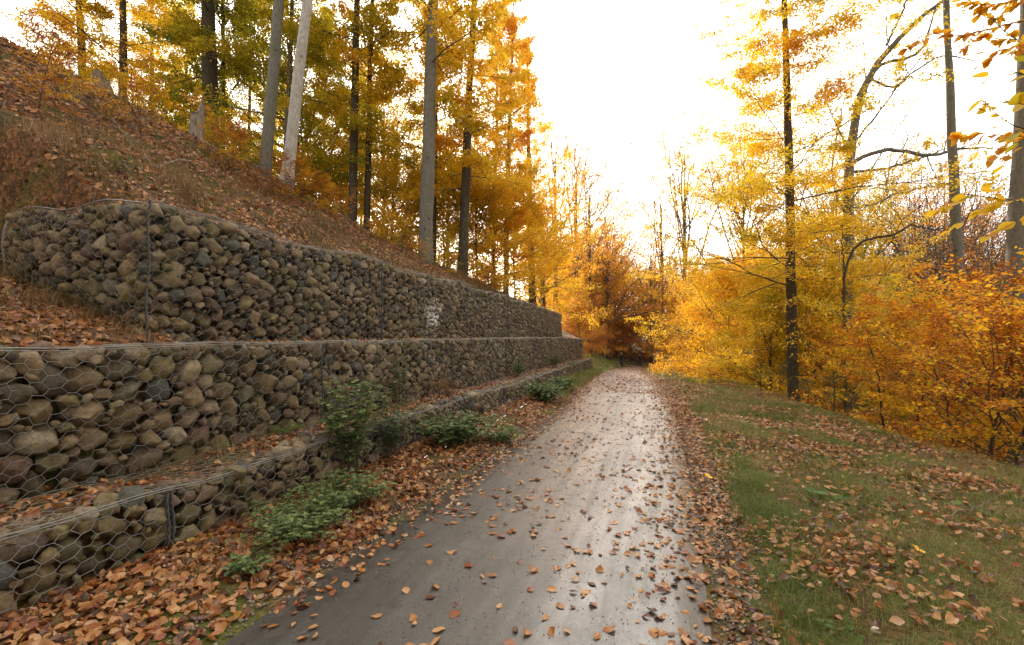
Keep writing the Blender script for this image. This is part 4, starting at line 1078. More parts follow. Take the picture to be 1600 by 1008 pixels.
# orange beech thicket on the right
rr_ = np.random.default_rng(5)
sp = [(1300, 13.5, .60, .62), (1345, 12, .62, .72), (1385, 10.5, .64, .78), (1330, 15, .58, .85), (1425, 9.6, .66, .85), (1375, 17, .56, 1.0),
      (1500, 8.6, .62, .66), (1545, 8.0, .68, .9), (1500, 11.5, .64, 1.05), (1580, 7.8, .56, .7), (1560, 10.5, .68, 1.15), (1625, 7.4, .64, .9), (1610, 9.8, .66, 1.1), (1530, 14, .68, 1.2), (1440, 16, .64, 1.15), (1600, 13.5, .70, 1.2), (1660, 8.4, .66, 1.1), (1700, 7.2, .6, 1), (1490, 18, .7, 1.2), (1350, 20, .56, 1.2)]
for k, (bx, Z, hue, sc_) in enumerate(sp):
    b_, ln = base_lean(bx, bx, Z)
    front = Z < 9.7 or Z in (13.5, 12, 10.5)
    tree('beech_sapling', 'rusty orange beech sapling at the front of the thicket beside the grass verge' if front else 'rusty orange beech sapling deeper in the thicket on the right', 'sapling', b_, 'sapling' if k % 2 else 'saplingB', hue+rr_.uniform(-.14, .08), 1.05,
         sc_*1.1*(1.12 if k % 2 == 0 else 1), r0=.022, lean=(rr_.uniform(-.12, .12), rr_.uniform(-.1, .1)), bark_m=M_BARKD, group='front saplings of the orange thicket' if front else 'inner saplings of the orange thicket', flare=.1, wob=.04)
rr_ = np.random.default_rng(61)
for k in range(46):
    if k < 22: u_ = -rr_.uniform(8.5, 13); s_ = rr_.uniform(4, 13)
    else: u_ = -rr_.uniform(6.2, 9.5); s_ = rr_.uniform(9, 26)
    p = P3(u_, s_)
    tree('beech_seedling', 'small orange leaved beech seedling growing out of the leaf litter on the hillside', 'seedling', p, 'saplingB' if k % 2 else 'sapling', rr_.uniform(.45, .82), .9, rr_.uniform(.16, .42), r0=.008,
         lean=(rr_.uniform(-.2, .2), rr_.uniform(-.2, .2)), bark_m=M_BARKD, group='beech seedlings on the hillside', flare=.1, wob=.01)
for k, (x_, y_, pr) in enumerate([(8.5, 1.5, 'tallA'), (12, 6, 'tallC'), (6, -5, 'tallB'), (13, -3, 'tallA'), (1.5, -9, 'tallC'), (-5, -8, 'tallA'), (9, -10, 'tallB'), (-11, -4, 'tallB'), (-12, -11, 'tallC'), (4, -15, 'tallA'), (-3, -16, 'tallB'), (17, 3, 'tallB')]):  # unseen beeches of the woods, added to keep frontal sky light off the wall
    tree('beech_tree', 'unseen leafy beech of the same woods, added out of view to shade the wall', 'tree', (x_, y_, ground_at(x_, y_)-.05), pr, .5, 1, 1, r0=.22, bark_m=M_BARK, group='unseen beeches added to shade the wall', crown_up=2)
# far wooded slope across the valley
rr_ = np.random.default_rng(15)
for k in range(100):
    Z = rr_.uniform(45, 120); bx = rr_.uniform(1230, 1640)
    b_, ln = base_lean(bx, bx, Z); pr = ['round', 'round', 'thin', 'bare', 'round'][k % 5]
    tree('bare_tree', 'reddish brown thinly leaved tree on the far slope across the valley', 'tree', b_, pr, rr_.uniform(.74, .95), 1, rr_.uniform(.85, 1.3)*(1.4 if pr == 'bare' else 1), r0=.14, bark_m=M_BARK, group='thin trees on the far slope')

# overhanging branch in the top right corner, on a young tree standing just outside the frame
def overhang():
    Zt = 2.7; b0 = at(1780, 504, Zt); gz = ground_at(b0[0], b0[1]); base = np.array([b0[0], b0[1], gz-.05])
    t = thing('overhanging_beech', 'beech whose twigs with large yellow and rusty leaves hang into the top right corner', 'tree', base)
    top = at(1760, -500, Zt)
    P = resample(np.array([base, (base+top)/2+[.05, 0, 0], top]), 14); acc = Acc(); V, F = tubes(P-base, np.linspace(.045, .018, 14), 10); acc.add(V, F); link('trunk', acc.mesh('trunk'), M_BARKG, t)
    tw = [([(1765, -60), (1640, -20), (1560, 10), (1500, 2)], 2.9, .62, 34, .062), ([(1760, 60), (1640, 20), (1560, 42), (1500, 58), (1448, 52)], 3.0, .74, 40, .058), ([(1760, 40), (1640, 50), (1590, 75), (1530, 84)], 2.6, .64, 26, .06),
          ([(1762, 170), (1660, 120), (1600, 125), (1552, 100)], 1.95, .47, 12, .07), ([(1762, 170), (1650, 175), (1585, 160), (1540, 150)], 1.9, .45, 9, .07), ([(1762, 250), (1640, 205), (1580, 200), (1528, 150)], 2.7, .55, 14, .05),
          ([(1762, 250), (1640, 215), (1570, 212), (1500, 205)], 2.5, .66, 34, .062), ([(1762, 350), (1650, 318), (1570, 312), (1484, 300)], 2.3, .55, 34, .062), ([(1762, 120), (1640, 85), (1580, 60), (1540, 20)], 2.8, .58, 30, .06)]
    acc = Acc(); la = Acc(); r = np.random.default_rng(3)
    for pts, Z, hue, n, L in tw:
        n = int(n*2.1); L *= .98; hue -= .06
        q = np.array([at(x, y, Zt if k == 0 else Z+.12*math.sin(k*2+Z*5)) for k, (x, y) in enumerate(pts)]); P = resample(q, 14)
        for _ in range(2): P[1:-1] = P[:-2]*.25+P[1:-1]*.5+P[2:]*.25
        V, F = tubes(P-base, np.linspace(.007, .0013, 14), 5); acc.add(V, F)
        P2, R2, _ = kids(P[None, 5:], np.full((1, 9), .003), 5, .38, R(38), r, 5, .1, .9, .0, .08, -.1); V, F = tubes(P2-base, np.full(P2.shape[:2], .0011), 4); acc.add(V, F)
        lines = [P[5:]]+list(P2)
        for j in range(n):
            ln = lines[0] if r.random() < .35 else lines[r.integers(1, len(lines))]
            f = r.random()*(len(ln)-1.001); i = int(f); c = ln[i]*(1-(f-i))+ln[i+1]*(f-i); T = norm(ln[i+1]-ln[i])
            side = norm(np.cross(T, [0, 0, 1.]))*(1 if j % 2 else -1)
            d = norm(T*.7+side*.6+np.array([0, 0, r.normal(-.25, .2)])+r.normal(0, .15, 3)); nn = norm(np.array([0, 0, 1.])+r.normal(0, .35, 3)+np.array([0, -.35, 0])); x = norm(np.cross(d, nn)); nn = np.cross(x, d)
            # a fuller leaf with a midrib fold
            ys = np.array([0, .12, .3, .5, .7, .88, 1.0]); ws = np.array([.02, .2, .33, .36, .28, .14, .0]); cv = r.uniform(-.15, .1)
            V = [];
            for y, w in zip(ys, ws):
                for sx in (-1, -.5, 0, .5, 1): V.append((sx*w*(1+.04*math.sin(y*40)), y, abs(sx)*w*.25+cv*y*y+.012*math.sin(y*30)*abs(sx)))
            V = np.array(V); F = np.array([(a*5+b_, a*5+b_+1, a*5+b_+6, a*5+b_+5) for a in range(6) for b_ in range(4)])
            place(la, (V, F), (c-base)[None], np.stack([x, d, nn], -1)[None], np.array([L*r.uniform(.75, 1.1)]), np.array([np.clip(.5+(hue-.55)*2.2+r.normal(0, .12), 0, 1)]))
    link('branches', acc.mesh('branches'), M_TWIG, t); link('leaves', la.mesh('leaves'), leaf_material('near_autumn_leaves', .45, .05), t, color=(.55, 1, 1, 1))
overhang()

# ------------------------------------------------------------------ stumps, dead wood
def stump(label, px, py, Z, h, r0, seed, lean, mat):
    p = at(px, py, Z); gz = ground_at(p[0], p[1]); base = np.array([p[0], p[1], gz-.05])
    t = thing('tree_stump', label, 'stump', base)
    r = np.random.default_rng(seed); n, k = 12, 20; z = np.linspace(-.25, h, n); P = np.stack([lean[0]*z, lean[1]*z, z], -1)
    rad = r0*(1-.22*(np.clip(z, 0, None)/h)); V, F = tubes(P, rad, k); V = V.reshape(n, k, 3); an = np.arange(k)/k*2*PI
    rg = 1+.16*np.sin(an*4+seed+z[:, None]*2)+.12*np.sin(an*9+seed)[None]+.55*np.exp(-np.clip(z, 0, None)/(r0*.6))[:, None]*(.5+.5*np.sin(an*5+seed))[None]+.05*r.normal(size=(n, k))
    V = P[:, None]+(V-P[:, None])*rg[..., None]; V[-3:, :, 2] += np.array([.2, .6, 1.0])[:, None]*(h*.35*np.clip(np.sin(an+seed)+.5*r.random(k)-.1, -.3, 1))[None]
    V = np.concatenate([V.reshape(-1, 3), [P[-2]]]); acc = Acc(); acc.add(V, F)
    c = n*k; T = np.array([(c-k+j, c-k+(j+1) % k, c) for j in range(k)]); acc.F.setdefault(3, []).append(T); acc.A.setdefault(3, []).append(np.full(k, .5))
    link('bole', acc.mesh('bole'), mat, t)
    ac = Acc()
    for q in range(5):
        a = q*1.3+seed; P = np.array([[math.cos(a)*r0*f, math.sin(a)*r0*f, zz] for f, zz in ((.6, .12), (1.4, .06), (2.2, .0), (3.0, -.08))]); V, F = tubes(resample(P, 8), np.linspace(r0*.28, r0*.06, 8), 7); ac.add(V, F)
    link('root', ac.mesh('root'), mat, t)
stump('pale splintered stump in front of the thick dark beech', 306, 225, 11.8, .8, .15, 2, (.05, 0), M_DEAD)
stump('squat weathered grey stump with roots on the upper left of the hill', 158, 195, 12.0, .5, .2, 5, (-.1, 0), M_DEADD)
def deadbranch(name, label, pts, Z, w, mat):
    Ps = []
    for x, y, *dz in pts:
        # march along the pixel ray to the ground
        for zz in np.arange(3, 30, .1):
            p = at(x, y, zz)
            if p[2] < ground_at(p[0], p[1])+.03: break
        Ps.append(p+np.array([0, 0, .05+(dz[0] if dz else 0)]))
    P = resample(np.array(Ps), 24); base = P[0].copy(); acc = Acc(); r = np.random.default_rng(int(pts[0][0]))
    P += r.normal(0, .008, P.shape); V, F = tubes(P-base, np.linspace(w, w*.3, 24), 6); acc.add(V, F)
    P2, R2, _ = kids(P[None], np.full((1, 24), w*.6), 5, .3, R(45), r, 6, .2, .95, .1, .2, 0.); V, F = tubes(P2-base, R2, 4); acc.add(V, F)
    o = link(name, acc.mesh(name), mat, loc=base); tag(o, label, 'dead branch')
deadbranch('fallen_branch', 'pale forked dead branch lying on the hillside above the wall corner', [(300, 255), (275, 254), (255, 262), (243, 268), (232, 252), (215, 240), (190, 215)], 9, .014, M_DEAD)
deadbranch('fallen_branch', 'thin grey dead branch slanting across the hillside below the squat stump', [(175, 190), (200, 222), (225, 240)], 9, .016, M_DEADD)
deadbranch('fallen_branch', 'long dark dead branch near the left hill top', [(10, 75), (60, 95), (120, 120)], 9, .02, M_BARKD)
deadbranch('fallen_branch', 'bent grey twig lying in the leaves on the right verge', [(1480, 815), (1530, 800), (1590, 770)], 9, .006, M_DEADD)

# ------------------------------------------------------------------ herbs, ferns, shrubs along the wall
def herb(name, label, cat, u, s, ns, hgt, rad, ll, mat, seed, z=None, per=14, lobed=True, r_lo=0., r_hi=1., lean=(0, 0)):
    r = np.random.default_rng(seed); base = P3(u, s)
    if z is not None: base = np.array([base[0], base[1], z])
    t = thing(name, label, cat, base)
    az = r.uniform(0, 2*PI, ns); q = np.linspace(0, 1, 7)[None, :, None]
    h = hgt*r.uniform(.5, 1.1, ns); o = rad*r.uniform(.25, 1.0, ns)
    p0 = np.stack([np.cos(az)*o*.35, np.sin(az)*o*.35, 0*az-.03], -1)
    P = p0[:, None]+np.concatenate([(np.cos(az)*o+lean[0])[:, None, None]*q**1.3, (np.sin(az)*o+lean[1])[:, None, None]*q**1.3, h[:, None, None]*(1.35*q-.35*q**2.4)], -1)
    acc = Acc(); V, F = tubes(P, np.full(P.shape[:2], 1)*np.linspace(.0035, .0012, 7)[None], 4); acc.add(V, F, .3); link('stems', acc.mesh('stems'), M_TWIG, t)
    acc = Acc(); m = ns*per; i = np.repeat(np.arange(ns), per); f = (.25+.75*np.tile((np.arange(per)+.5)/per, ns))*6; k = np.clip(f.astype(int), 0, 5); ff = (f-k)[:, None]
    c = P[i, k]*(1-ff)+P[i, k+1]*ff; a = np.tile(np.arange(per)*2.4, ns)+r.uniform(-.4, .4, m)
    d0 = np.stack([np.cos(a), np.sin(a), r.normal(.15, .2, m)], -1)
    for sub, (da, sc_) in enumerate(((0, 1.), (.75, .75), (-.75, .75)) if lobed else ((0, 1.),)):
        dd = d0.copy(); dd[:, 0] = np.cos(a+da); dd[:, 1] = np.sin(a+da); dd = norm(dd+np.array([0, 0, -.15])); nn = norm(np.array([0, 0, 1.])+r.normal(0, .3, (m, 3))); x = norm(np.cross(dd, nn)); nn = np.cross(x, dd)
        place(acc, LT6, c+norm(d0)*ll*.55, np.stack([x, dd, nn], -1), r.uniform(.7, 1.15, m)*ll*sc_, np.clip(r_lo+(r_hi-r_lo)*r.random(m), 0, 1))
    link('leaves', acc.mesh('leaves', False), mat, t)
    return t
def uat(px, py, zc):
    """(u,s) of the photo pixel on the horizontal plane z = zc"""
    d = _f+(px-800)/FPX*_r-(py-504)/FPX*_u; k = (zc-EYE)/d[2]; p = CAM+k*d; return p[0]+float(sh(p[1])), p[1]
herb('bramble_bush', 'tall green bramble climbing the lowest gabions, tallest plant at the wall', 'plant', -3.38, 4.45, 40, 1.05, .34, .075, M_HERB, 1, r_lo=.15)
herb('bramble_bush', 'darker bramble with reddish leaves right of the tallest green one', 'plant', -3.45, 5.3, 34, .75, .36, .06, M_HERB, 2, r_hi=.5)
herb('nettle_clump', 'wide green leafy clump spilling onto the path edge by the low tier', 'plant', -2.95, 6.3, 62, .42, .50, .08, M_HERB, 3)
herb('nettle_clump', 'small yellow green tail end of the wide clump at the asphalt', 'plant', -2.45, 6.75, 18, .26, .3, .06, M_HERB, 4, r_lo=.5)
herb('herb_patch', 'pale green low herbs between the near gabion and the path', 'plant', -2.85, 3.05, 60, .22, .40, .045, M_HERB, 5, r_lo=.3)
herb('herb_patch', 'pale green herbs in front of the tall bramble', 'plant', -2.9, 3.7, 60, .26, .38, .045, M_HERB, 6, r_lo=.3)
herb('herb_patch', 'few green sprigs in the orange leaves near the bottom of the photo', 'plant', -2.72, 2.5, 12, .13, .2, .045, M_HERB, 7, r_lo=.2)
herb('small_shrub', 'round green shrub at the path edge where the wall narrows', 'plant', -2.75, 11.2, 60, .46, .45, .085, M_HERB, 8, r_lo=.3)
herb('small_shrub', 'second round green shrub a little further along the wall', 'plant', -2.75, 13.6, 50, .42, .42, .085, M_HERB, 9, r_lo=.4)
herb('ledge_plant', 'green weed growing on the far half of the lower ledge', 'plant', -3.95, 13.2, 22, .65, .25, .06, M_HERB, 10, r_lo=.3)
herb('ledge_plant', 'upright green weed on the lower ledge near the far end', 'plant', -3.8, 19.5, 22, .7, .28, .07, M_HERB, 11, r_lo=.3)
herb('ledge_plant', 'yellowish weed on the lower ledge, farthest one', 'plant', -3.6, 23.5, 22, .7, .3, .08, M_HERB, 12, r_lo=.6)
herb('ledge_plant', 'small bright yellow plant on the middle ledge below the top tier', 'plant', -4.42, 7.2, 14, .07, .16, .04, M_GRASS, 13, z=1.5, r_lo=.55, r_hi=.75)
herb('withered_plant', 'rusty withered plant on the lower ledge', 'plant', -3.85, 8.1, 26, .34, .36, .03, M_RUST, 14)
herb('creeper', 'green shoots growing through the netting of the middle tier', 'plant', -4.12, 6.7, 14, .75, .3, .05, M_HERB, 15, z=.5)
herb('broad_weed', 'bright green broad leaved weed in the grass of the right verge', 'plant', *uat(1296, 778, .03), 9, .10, .12, .12, M_FERN, 16, per=2, lobed=False)
herb('broad_weed', 'tiny light green weed at the bottom of the grass verge', 'plant', *uat(1308, 985, .03), 4, .07, .05, .07, M_FERN, 17, per=2, lobed=False)
herb('broad_weed', 'light green weed near the right edge of the grass verge', 'plant', *uat(1530, 798, .0), 6, .06, .12, .10, M_FERN, 18, per=2, lobed=False)
herb('rusty_seedling', 'rusty orange beech seedling on the hillside below the broken stump', 'plant', -8.2, 8.0, 30, .55, .6, .07, M_RUST, 19)
herb('rusty_seedling', 'rusty orange beech seedling left of the pale trunks', 'plant', -9.3, 10.1, 30, .6, .6, .075, M_RUST, 20)
herb('moss_tuft', 'bright green grass tuft on the slope above the wall corner', 'plant', -6.7, 4.0, 90, .16, .28, .02, M_FERN, 21, per=4, lobed=False)
def fern():
    base = P3(-4.1, 4.25); base = np.array([float(x) for x in base]); t = thing('fern', 'small bright green fern on the lower ledge in front of the stones', 'plant', base); r = np.random.default_rng(4)
    for k in range(8):
        az = k*.8+r.uniform(-.2, .2); L = r.uniform(.22, .36); q = np.linspace(0, 1, 14); d = np.array([math.cos(az), math.sin(az), 0]); sd = np.array([-d[1], d[0], 0])
        P = d*(L*.8*q)[:, None]+np.array([0, 0, 1.])*(L*(1.0*q-.75*q*q))[:, None]; acc = Acc(); V, F = tubes(P, np.linspace(.002, .0006, 14), 3); acc.add(V, F)
        for sg in (-1, 1):
            w = .075*np.sin(PI*np.clip(q*.92+.06, 0, 1))**.8; tip = P+sd*sg*w[:, None]+d*.012; hw = .007
            V = np.stack([P-d*hw, P+sd*sg*w[:, None]*.5-d*hw*.2, tip, P+sd*sg*w[:, None]*.5+d*hw*2], 1)[1:].reshape(-1, 3)
            acc.add(V, np.arange(13)[:, None]*4+np.array([[0, 1, 2, 3]]), r.random())
        link('frond', acc.mesh('frond', False), M_FERN, t)
fern()
# pine saplings on the verge
def pine(label, px, py, Zc, h, seed):
    p = at(px, py, Zc); base = np.array([p[0], p[1], ground_at(p[0], p[1])-.02]); t = thing('pine_sapling', label, 'sapling', base); r = np.random.default_rng(seed)
    P = np.stack([.02*np.sin(np.linspace(0, 3, 12)), .02*np.cos(np.linspace(0, 2, 12)), np.linspace(0, h, 12)], -1); acc = Acc(); V, F = tubes(P, np.linspace(.012, .004, 12), 6); acc.add(V, F); link('trunk', acc.mesh('trunk'), M_BARKD, t)
    n = 22; zz = h*(.2+.78*r.random(n)); az = r.uniform(0, 6.28, n); L = .38*(1.1-zz/h)+.06; q = np.linspace(0, 1, 5)[None, :, None]
    B = np.stack([0*zz, 0*zz, zz], -1)[:, None]+np.stack([np.cos(az)*L, np.sin(az)*L, L*.55], -1)[:, None]*q; V, F = tubes(B, np.full(B.shape[:2], .0025), 4); ac = Acc(); ac.add(V, F); link('branches', ac.mesh('branches'), M_TWIG, t)
    B = np.concatenate([B, resample(P[-4:], 5)[None]]); m = 2600; i = r.integers(0, len(B), m); f = (.3+.7*r.random(m))*3.999; k = f.astype(int); ff = (f-k)[:, None]; c = B[i, k]*(1-ff)+B[i, k+1]*ff
    T = norm(B[i, k+1]-B[i, k]); d = norm(T*1.0+r.normal(0, .6, (m, 3))); x = norm(np.cross(d, r.normal(0, 1, (m, 3)))); Ln = .075*r.uniform(.7, 1.1, m)[:, None]
    V = np.stack([c-x*.0014, c+x*.0014, c+d*Ln], 1).reshape(-1, 3); acc = Acc(); acc.add(V, np.arange(m)[:, None]*3+np.array([[0, 1, 2]]), r.random(m)); link('crown', acc.mesh('crown', False), M_PINE, t)
pine('dull green pine sapling left of the dark roadside trunk', 1188, 600, 15.5, 1.0, 1)
pine('dull green pine sapling at the foot of the dark roadside trunk', 1232, 610, 12.5, 1.2, 2)
pine('small pine sapling right of the dark roadside trunk', 1303, 630, 11, 1.05, 3)
pine('low dull pine sapling just beyond the dark roadside trunk', 1262, 610, 13.5, .8, 4)
pine('short pine sapling at the foot of the orange thicket', 1330, 645, 10.4, .6, 5)
# puffball on the verge and single yellow leaves
u_, s_ = uat(1368, 990, .02); pb = P3(u_, s_, .015); me = mesh_np('mushroom', ST3[2][0]*[.022, .022, .019], [ST3[2][1]])
b = NB('puffball_skin'); M_PUFF = b.out(b.pbr(b.mix(b.noise(b.pos(), 60, 3), (.62, .55, .42), (.75, .70, .58)), .7))
tag(link('mushroom', me, M_PUFF, loc=tuple(pb)), 'pale round puffball mushroom in the grass at the bottom right', 'mushroom')
M_YEL = NB('yellow_leaf'); M_YEL = M_YEL.out(M_YEL.pbr((.72, .42, .02), .5))
for lb, px, py, L in (('bright yellow maple leaf at the edge of the grass beside the path', 1106, 744, .10), ('orange yellow leaf in the grass right of the green weed', 1435, 862, .09)):
    V = []; k = 24
    for j in range(k):
        a = j/k*2*PI; rad = .5*(.62+.38*abs(math.cos(2.5*a))); V.append((rad*math.sin(a), rad*math.cos(a), .12*abs(math.sin(a*2))))
    V.append((0, 0, 0)); F = np.array([(j, (j+1) % k, k) for j in range(k)]); me = mesh_np('maple_leaf', np.array(V)*L, [F], smooth=False); u_, s_ = uat(px, py, .05)
    o = link('maple_leaf', me, M_YEL, loc=tuple(P3(u_, s_, .05))); o.rotation_euler = (.5, .15, 1.); tag(o, lb, 'leaf')

# ------------------------------------------------------------------ cyclists
M_CL = {}
for nm, c in (('black_jacket', (.015, .017, .022)), ('dark_trousers', (.02, .024, .032)), ('skin', (.35, .2, .14)), ('grey_helmet', (.25, .25, .26)), ('black_rubber', (.015, .015, .015)), ('dark_metal', (.04, .045, .05)), ('hair_dark', (.03, .02, .015))):
    b = NB(nm); M_CL[nm] = b.out(b.pbr(b.mix(b.noise(b.pos(), 20, 2), tuple(x*.7 for x in c), tuple(x*1.3 for x in c)), .7))
def skin_mesh(name, verts, edges, mat, parent, root=0):
    me = bpy.data.meshes.new(name); me.from_pydata([v[:3] for v in verts], edges, []); o = link(name, me, mat, parent)
    me.skin_vertices.new() if hasattr(me.skin_vertices, 'new') else None
    m = o.modifiers.new('skin', 'SKIN'); m.use_smooth_shade = True
    if len(me.skin_vertices) == 0:
        bpy.context.view_layer.objects.active = o
    sv = me.skin_vertices[0].data
    for i, v in enumerate(verts): sv[i].radius = (v[3], v[3]); sv[i].use_root = i == root
    o.modifiers.new('sub', 'SUBSURF').render_levels = 1
    return o
def cyclist(px, py, Z, who, bike, scale=1.0, turn=0.0):
    d = at(px, py, Z); base = np.array([d[0], d[1], 0.]); base[2] = float(road_z(min(max(d[0]+float(sh(d[1])), -2.2), .2), d[1]))
    rz = PI+turn    # facing back along the path towards the viewer (local +y is forward)
    bk = thing('bicycle', bike, 'bicycle', base); bk.rotation_euler = (0, 0, rz)
    for yy in (-.52, .52):
        a = np.linspace(0, 2*PI, 33); P = np.stack([0*a, yy+.34*np.cos(a), .355+.34*np.sin(a)], -1); ac = Acc(); V, F = tubes(P, np.full(33, .022), 6)
        V = V.reshape(33, 6, 3); X = np.stack([0*a+1, 0*a, 0*a], -1); Rv = np.stack([0*a, np.cos(a), np.sin(a)], -1); an = np.arange(6)/6*2*PI
        V = P[:, None]+.022*(np.cos(an)[None, :, None]*X[:, None]+np.sin(an)[None, :, None]*Rv[:, None]); ac.add(V.reshape(-1, 3), F); w = link('wheel', ac.mesh('wheel'), M_CL['black_rubber'], bk)
        ac = Acc()
        for q in range(12): t_ = q*PI/6; V, F = tubes(np.array([[0, yy, .355], [0, yy+.33*math.cos(t_), .355+.33*math.sin(t_)]]), np.full(2, .002), 3); ac.add(V, F)
        link('spokes', ac.mesh('spokes'), M_CL['dark_metal'], w)
    ac = Acc(); S = lambda p, q, r_=.016: ac.add(*tubes(np.array([p, q]), np.full(2, r_), 6))
    S([0, -.52, .355], [0, -.1, .30]); S([0, -.1, .30], [0, -.22, .82]); S([0, -.52, .355], [0, -.2, .75]); S([0, -.1, .3], [0, .34, .72]); S([0, -.2, .75], [0, .32, .82]); S([0, .52, .355], [0, .32, .84]); S([0, .32, .84], [0, .28, .98]); link('frame', ac.mesh('frame'), M_CL['dark_metal'], bk)
    ac = Acc(); V, F = tubes(resample(np.array([[-.3, .2, 1.02], [-.15, .3, 1.0], [.15, .3, 1.0], [.3, .2, 1.02]]), 9), np.full(9, .014), 6); ac.add(V, F); link('handlebar', ac.mesh('handlebar'), M_CL['dark_metal'], bk)
    ac = Acc(); V, F = tubes(np.array([[0, -.36, .88], [0, -.25, .9], [0, -.1, .88]]), np.array([.075, .06, .02]), 8); ac.add(V, F); link('saddle', ac.mesh('saddle'), M_CL['black_rubber'], bk)
    pn = thing('person', who, 'person', base+np.array([0, 0, 0])); pn.rotation_euler = (0, 0, rz); pn.scale = (scale,)*3
    v = [(0, -.24, .98, .15)]; e = []
    def add(p, par): v.append(p); e.append((par, len(v)-1)); return len(v)-1
    c1 = add((0, -.18, 1.16, .135), 0); c2 = add((0, -.08, 1.36, .155), c1); nk = add((0, -.02, 1.50, .06), c2); hd = add((0, .02, 1.60, .085), nk); add((0, .03, 1.70, .09), hd)
    for sx in (-1, 1):
        shd = add((sx*.17, -.06, 1.42, .07), c2); el = add((sx*.29, .03, 1.19, .045), shd); wr = add((sx*.27, .17, 1.06, .032), el); pl = add((sx*.27, .2, 1.04, .03), wr)
        for f in range(4): k_ = add((sx*(.235+.022*f), .235, 1.045, .009), pl); k2 = add((sx*(.235+.022*f), .25, 1.015, .008), k_); add((sx*(.235+.022*f), .225, 1.0, .007), k2)
        th = add((sx*.225, .2, 1.015, .01), pl); add((sx*.22, .21, .995, .008), th)
        hp = add((sx*.09, -.2, .92, .095), 0); up = sx > 0
        kn = add((sx*.12, .16, .80 if up else .62, .065), hp); an_ = add((sx*.11, -.02 if up else -.06, .42 if up else .2, .042), kn); add((sx*.11, .12 if up else .08, .38 if up else .15, .035), an_)
    bd = skin_mesh('body', v, e, M_CL['black_jacket'], pn)
    # face, hair and helmet as parts that ride on the body
    V, F = ST3[0][0]*0, ST3[0][1]; Vs, Fs = ico(3); ac = Acc(); W = Vs*[.075, .088, .105]; W[:, 1] += np.where((Vs[:, 1] > .75) & (np.abs(Vs[:, 2]+.1) < .3), .018, 0); ac.add(W+[0, .045, 1.675], Fs); link('face', ac.mesh('face'), M_CL['skin'], pn)
    ac = Acc(); W = Vs*[.10, .125, .085]; W[:, 2] = np.maximum(W[:, 2], -.01); ac.add(W+[0, .02, 1.72], Fs); link('helmet', ac.mesh('helmet'), M_CL['grey_helmet'], pn)
cyclist(971, 573, 60, 'person in dark clothes and grey helmet riding towards us, left one of two cyclists', 'dark bicycle under the left cyclist at the end of the path', 1.0, .05)
cyclist(1000, 571, 68, 'person in dark clothes riding further back, right one of two cyclists', 'dark bicycle under the right cyclist at the end of the path', 1.0, -.25)

# ------------------------------------------------------------------ sky, sun, camera
SUN_AZ = R(31.5); SUN_EL = R(16.5)   # azimuth left of the path direction
w = bpy.data.worlds.new('World'); sc.world = w; w.use_nodes = True
nt = w.node_tree; nt.nodes.clear()
sky = nt.nodes.new('ShaderNodeTexSky'); sky.sky_type = 'NISHITA'; sky.sun_disc = False; sky.sun_elevation = SUN_EL; sky.sun_rotation = -SUN_AZ
sky.air_density = 1.0; sky.dust_density = 3.0; sky.ozone_density = 1.0
tc = nt.nodes.new('ShaderNodeTexCoord'); nz = nt.nodes.new('ShaderNodeTexNoise'); nz.inputs['Scale'].default_value = 2.5; nz.inputs['Detail'].default_value = 5
nt.links.new(tc.outputs['Generated'], nz.inputs['Vector'])
rp = nt.nodes.new('ShaderNodeValToRGB'); rp.color_ramp.elements[0].position = .3; rp.color_ramp.elements[0].color = (8.2, 7.7, 7.0, 1); rp.color_ramp.elements[1].position = .7; rp.color_ramp.elements[1].color = (10.2, 9.7, 8.9, 1)
nt.links.new(nz.outputs[0], rp.inputs[0])
mx = nt.nodes.new('ShaderNodeMix'); mx.data_type = 'RGBA'; mx.inputs[0].default_value = .82
nt.links.new(sky.outputs[0], mx.inputs[6]); nt.links.new(rp.outputs[0], mx.inputs[7])
dt = nt.nodes.new('ShaderNodeVectorMath'); dt.operation = 'DOT_PRODUCT'; nt.links.new(tc.outputs['Generated'], dt.inputs[0])
dt.inputs[1].default_value = (-math.sin(SUN_AZ)*math.cos(SUN_EL), math.cos(SUN_AZ)*math.cos(SUN_EL), math.sin(SUN_EL))
m1 = nt.nodes.new('ShaderNodeMath'); m1.operation = 'MAXIMUM'; nt.links.new(dt.outputs['Value'], m1.inputs[0]); m1.inputs[1].default_value = 0
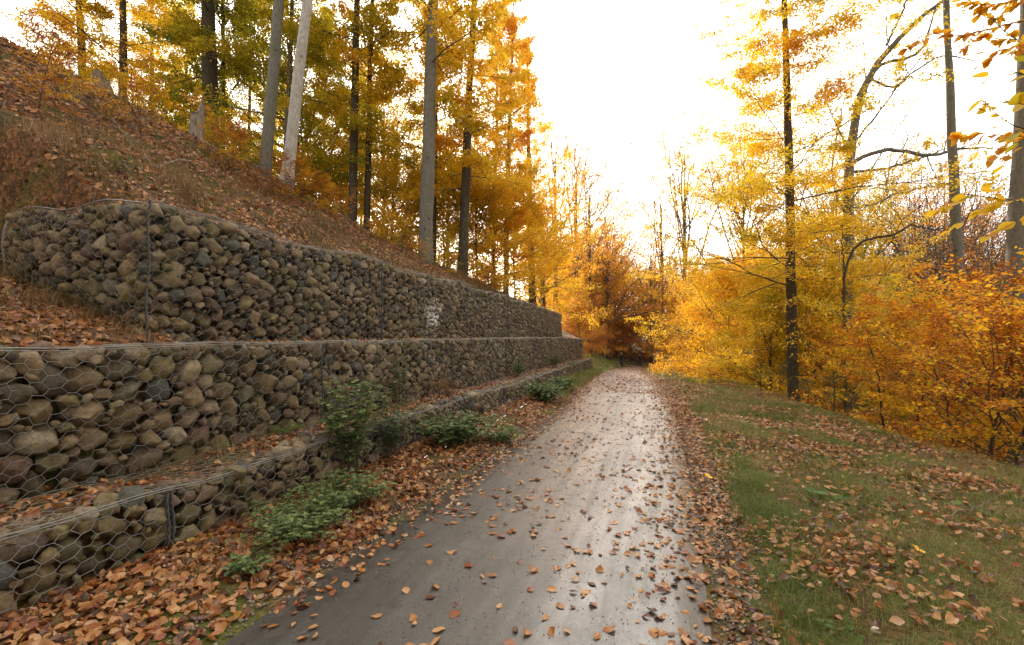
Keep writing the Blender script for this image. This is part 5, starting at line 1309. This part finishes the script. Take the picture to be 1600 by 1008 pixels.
m2 = nt.nodes.new('ShaderNodeMath'); m2.operation = 'POWER'; nt.links.new(m1.outputs[0], m2.inputs[0]); m2.inputs[1].default_value = 2.4
m3 = nt.nodes.new('ShaderNodeMath'); m3.operation = 'MULTIPLY_ADD'; nt.links.new(m2.outputs[0], m3.inputs[0]); m3.inputs[1].default_value = 2.3; m3.inputs[2].default_value = .62
gl = nt.nodes.new('ShaderNodeVectorMath'); gl.operation = 'SCALE'; nt.links.new(mx.outputs[2], gl.inputs[0]); nt.links.new(m3.outputs[0], gl.inputs['Scale'])
bg = nt.nodes.new('ShaderNodeBackground'); bg.inputs['Strength'].default_value = .12; nt.links.new(gl.outputs[0], bg.inputs[0])
wo = nt.nodes.new('ShaderNodeOutputWorld'); nt.links.new(bg.outputs[0], wo.inputs[0])
sl = bpy.data.lights.new('sun', 'SUN'); sl.energy = 4.2; sl.angle = R(.6); sl.color = (1, .86, .66)
so = bpy.data.objects.new('sun', sl); COL.objects.link(so)
sd = Vector((-math.sin(SUN_AZ)*math.cos(SUN_EL), math.cos(SUN_AZ)*math.cos(SUN_EL), math.sin(SUN_EL)))
so.rotation_euler = sd.to_track_quat('Z', 'Y').to_euler()
cd = bpy.data.cameras.new('camera'); cam = bpy.data.objects.new('camera', cd); COL.objects.link(cam); sc.camera = cam
cd.sensor_width = 36; cd.lens = 36*FPX/1600; cd.clip_start = .05; cd.clip_end = 2000
cam.matrix_world = Matrix(((_r[0], _u[0], -_f[0], CAM[0]), (_r[1], _u[1], -_f[1], CAM[1]), (_r[2], _u[2], -_f[2], CAM[2]), (0, 0, 0, 1)))
sc.view_settings.view_transform = 'Standard'; sc.view_settings.look = 'None'; sc.view_settings.gamma = 1; sc.view_settings.exposure = 1.58
cy = sc.cycles
cy.max_bounces = 7; cy.diffuse_bounces = 3; cy.glossy_bounces = 2; cy.transmission_bounces = 4; cy.transparent_max_bounces = 4
cy.use_denoising = True; cy.sample_clamp_indirect = 6; cy.caustics_reflective = False; cy.caustics_refractive = False
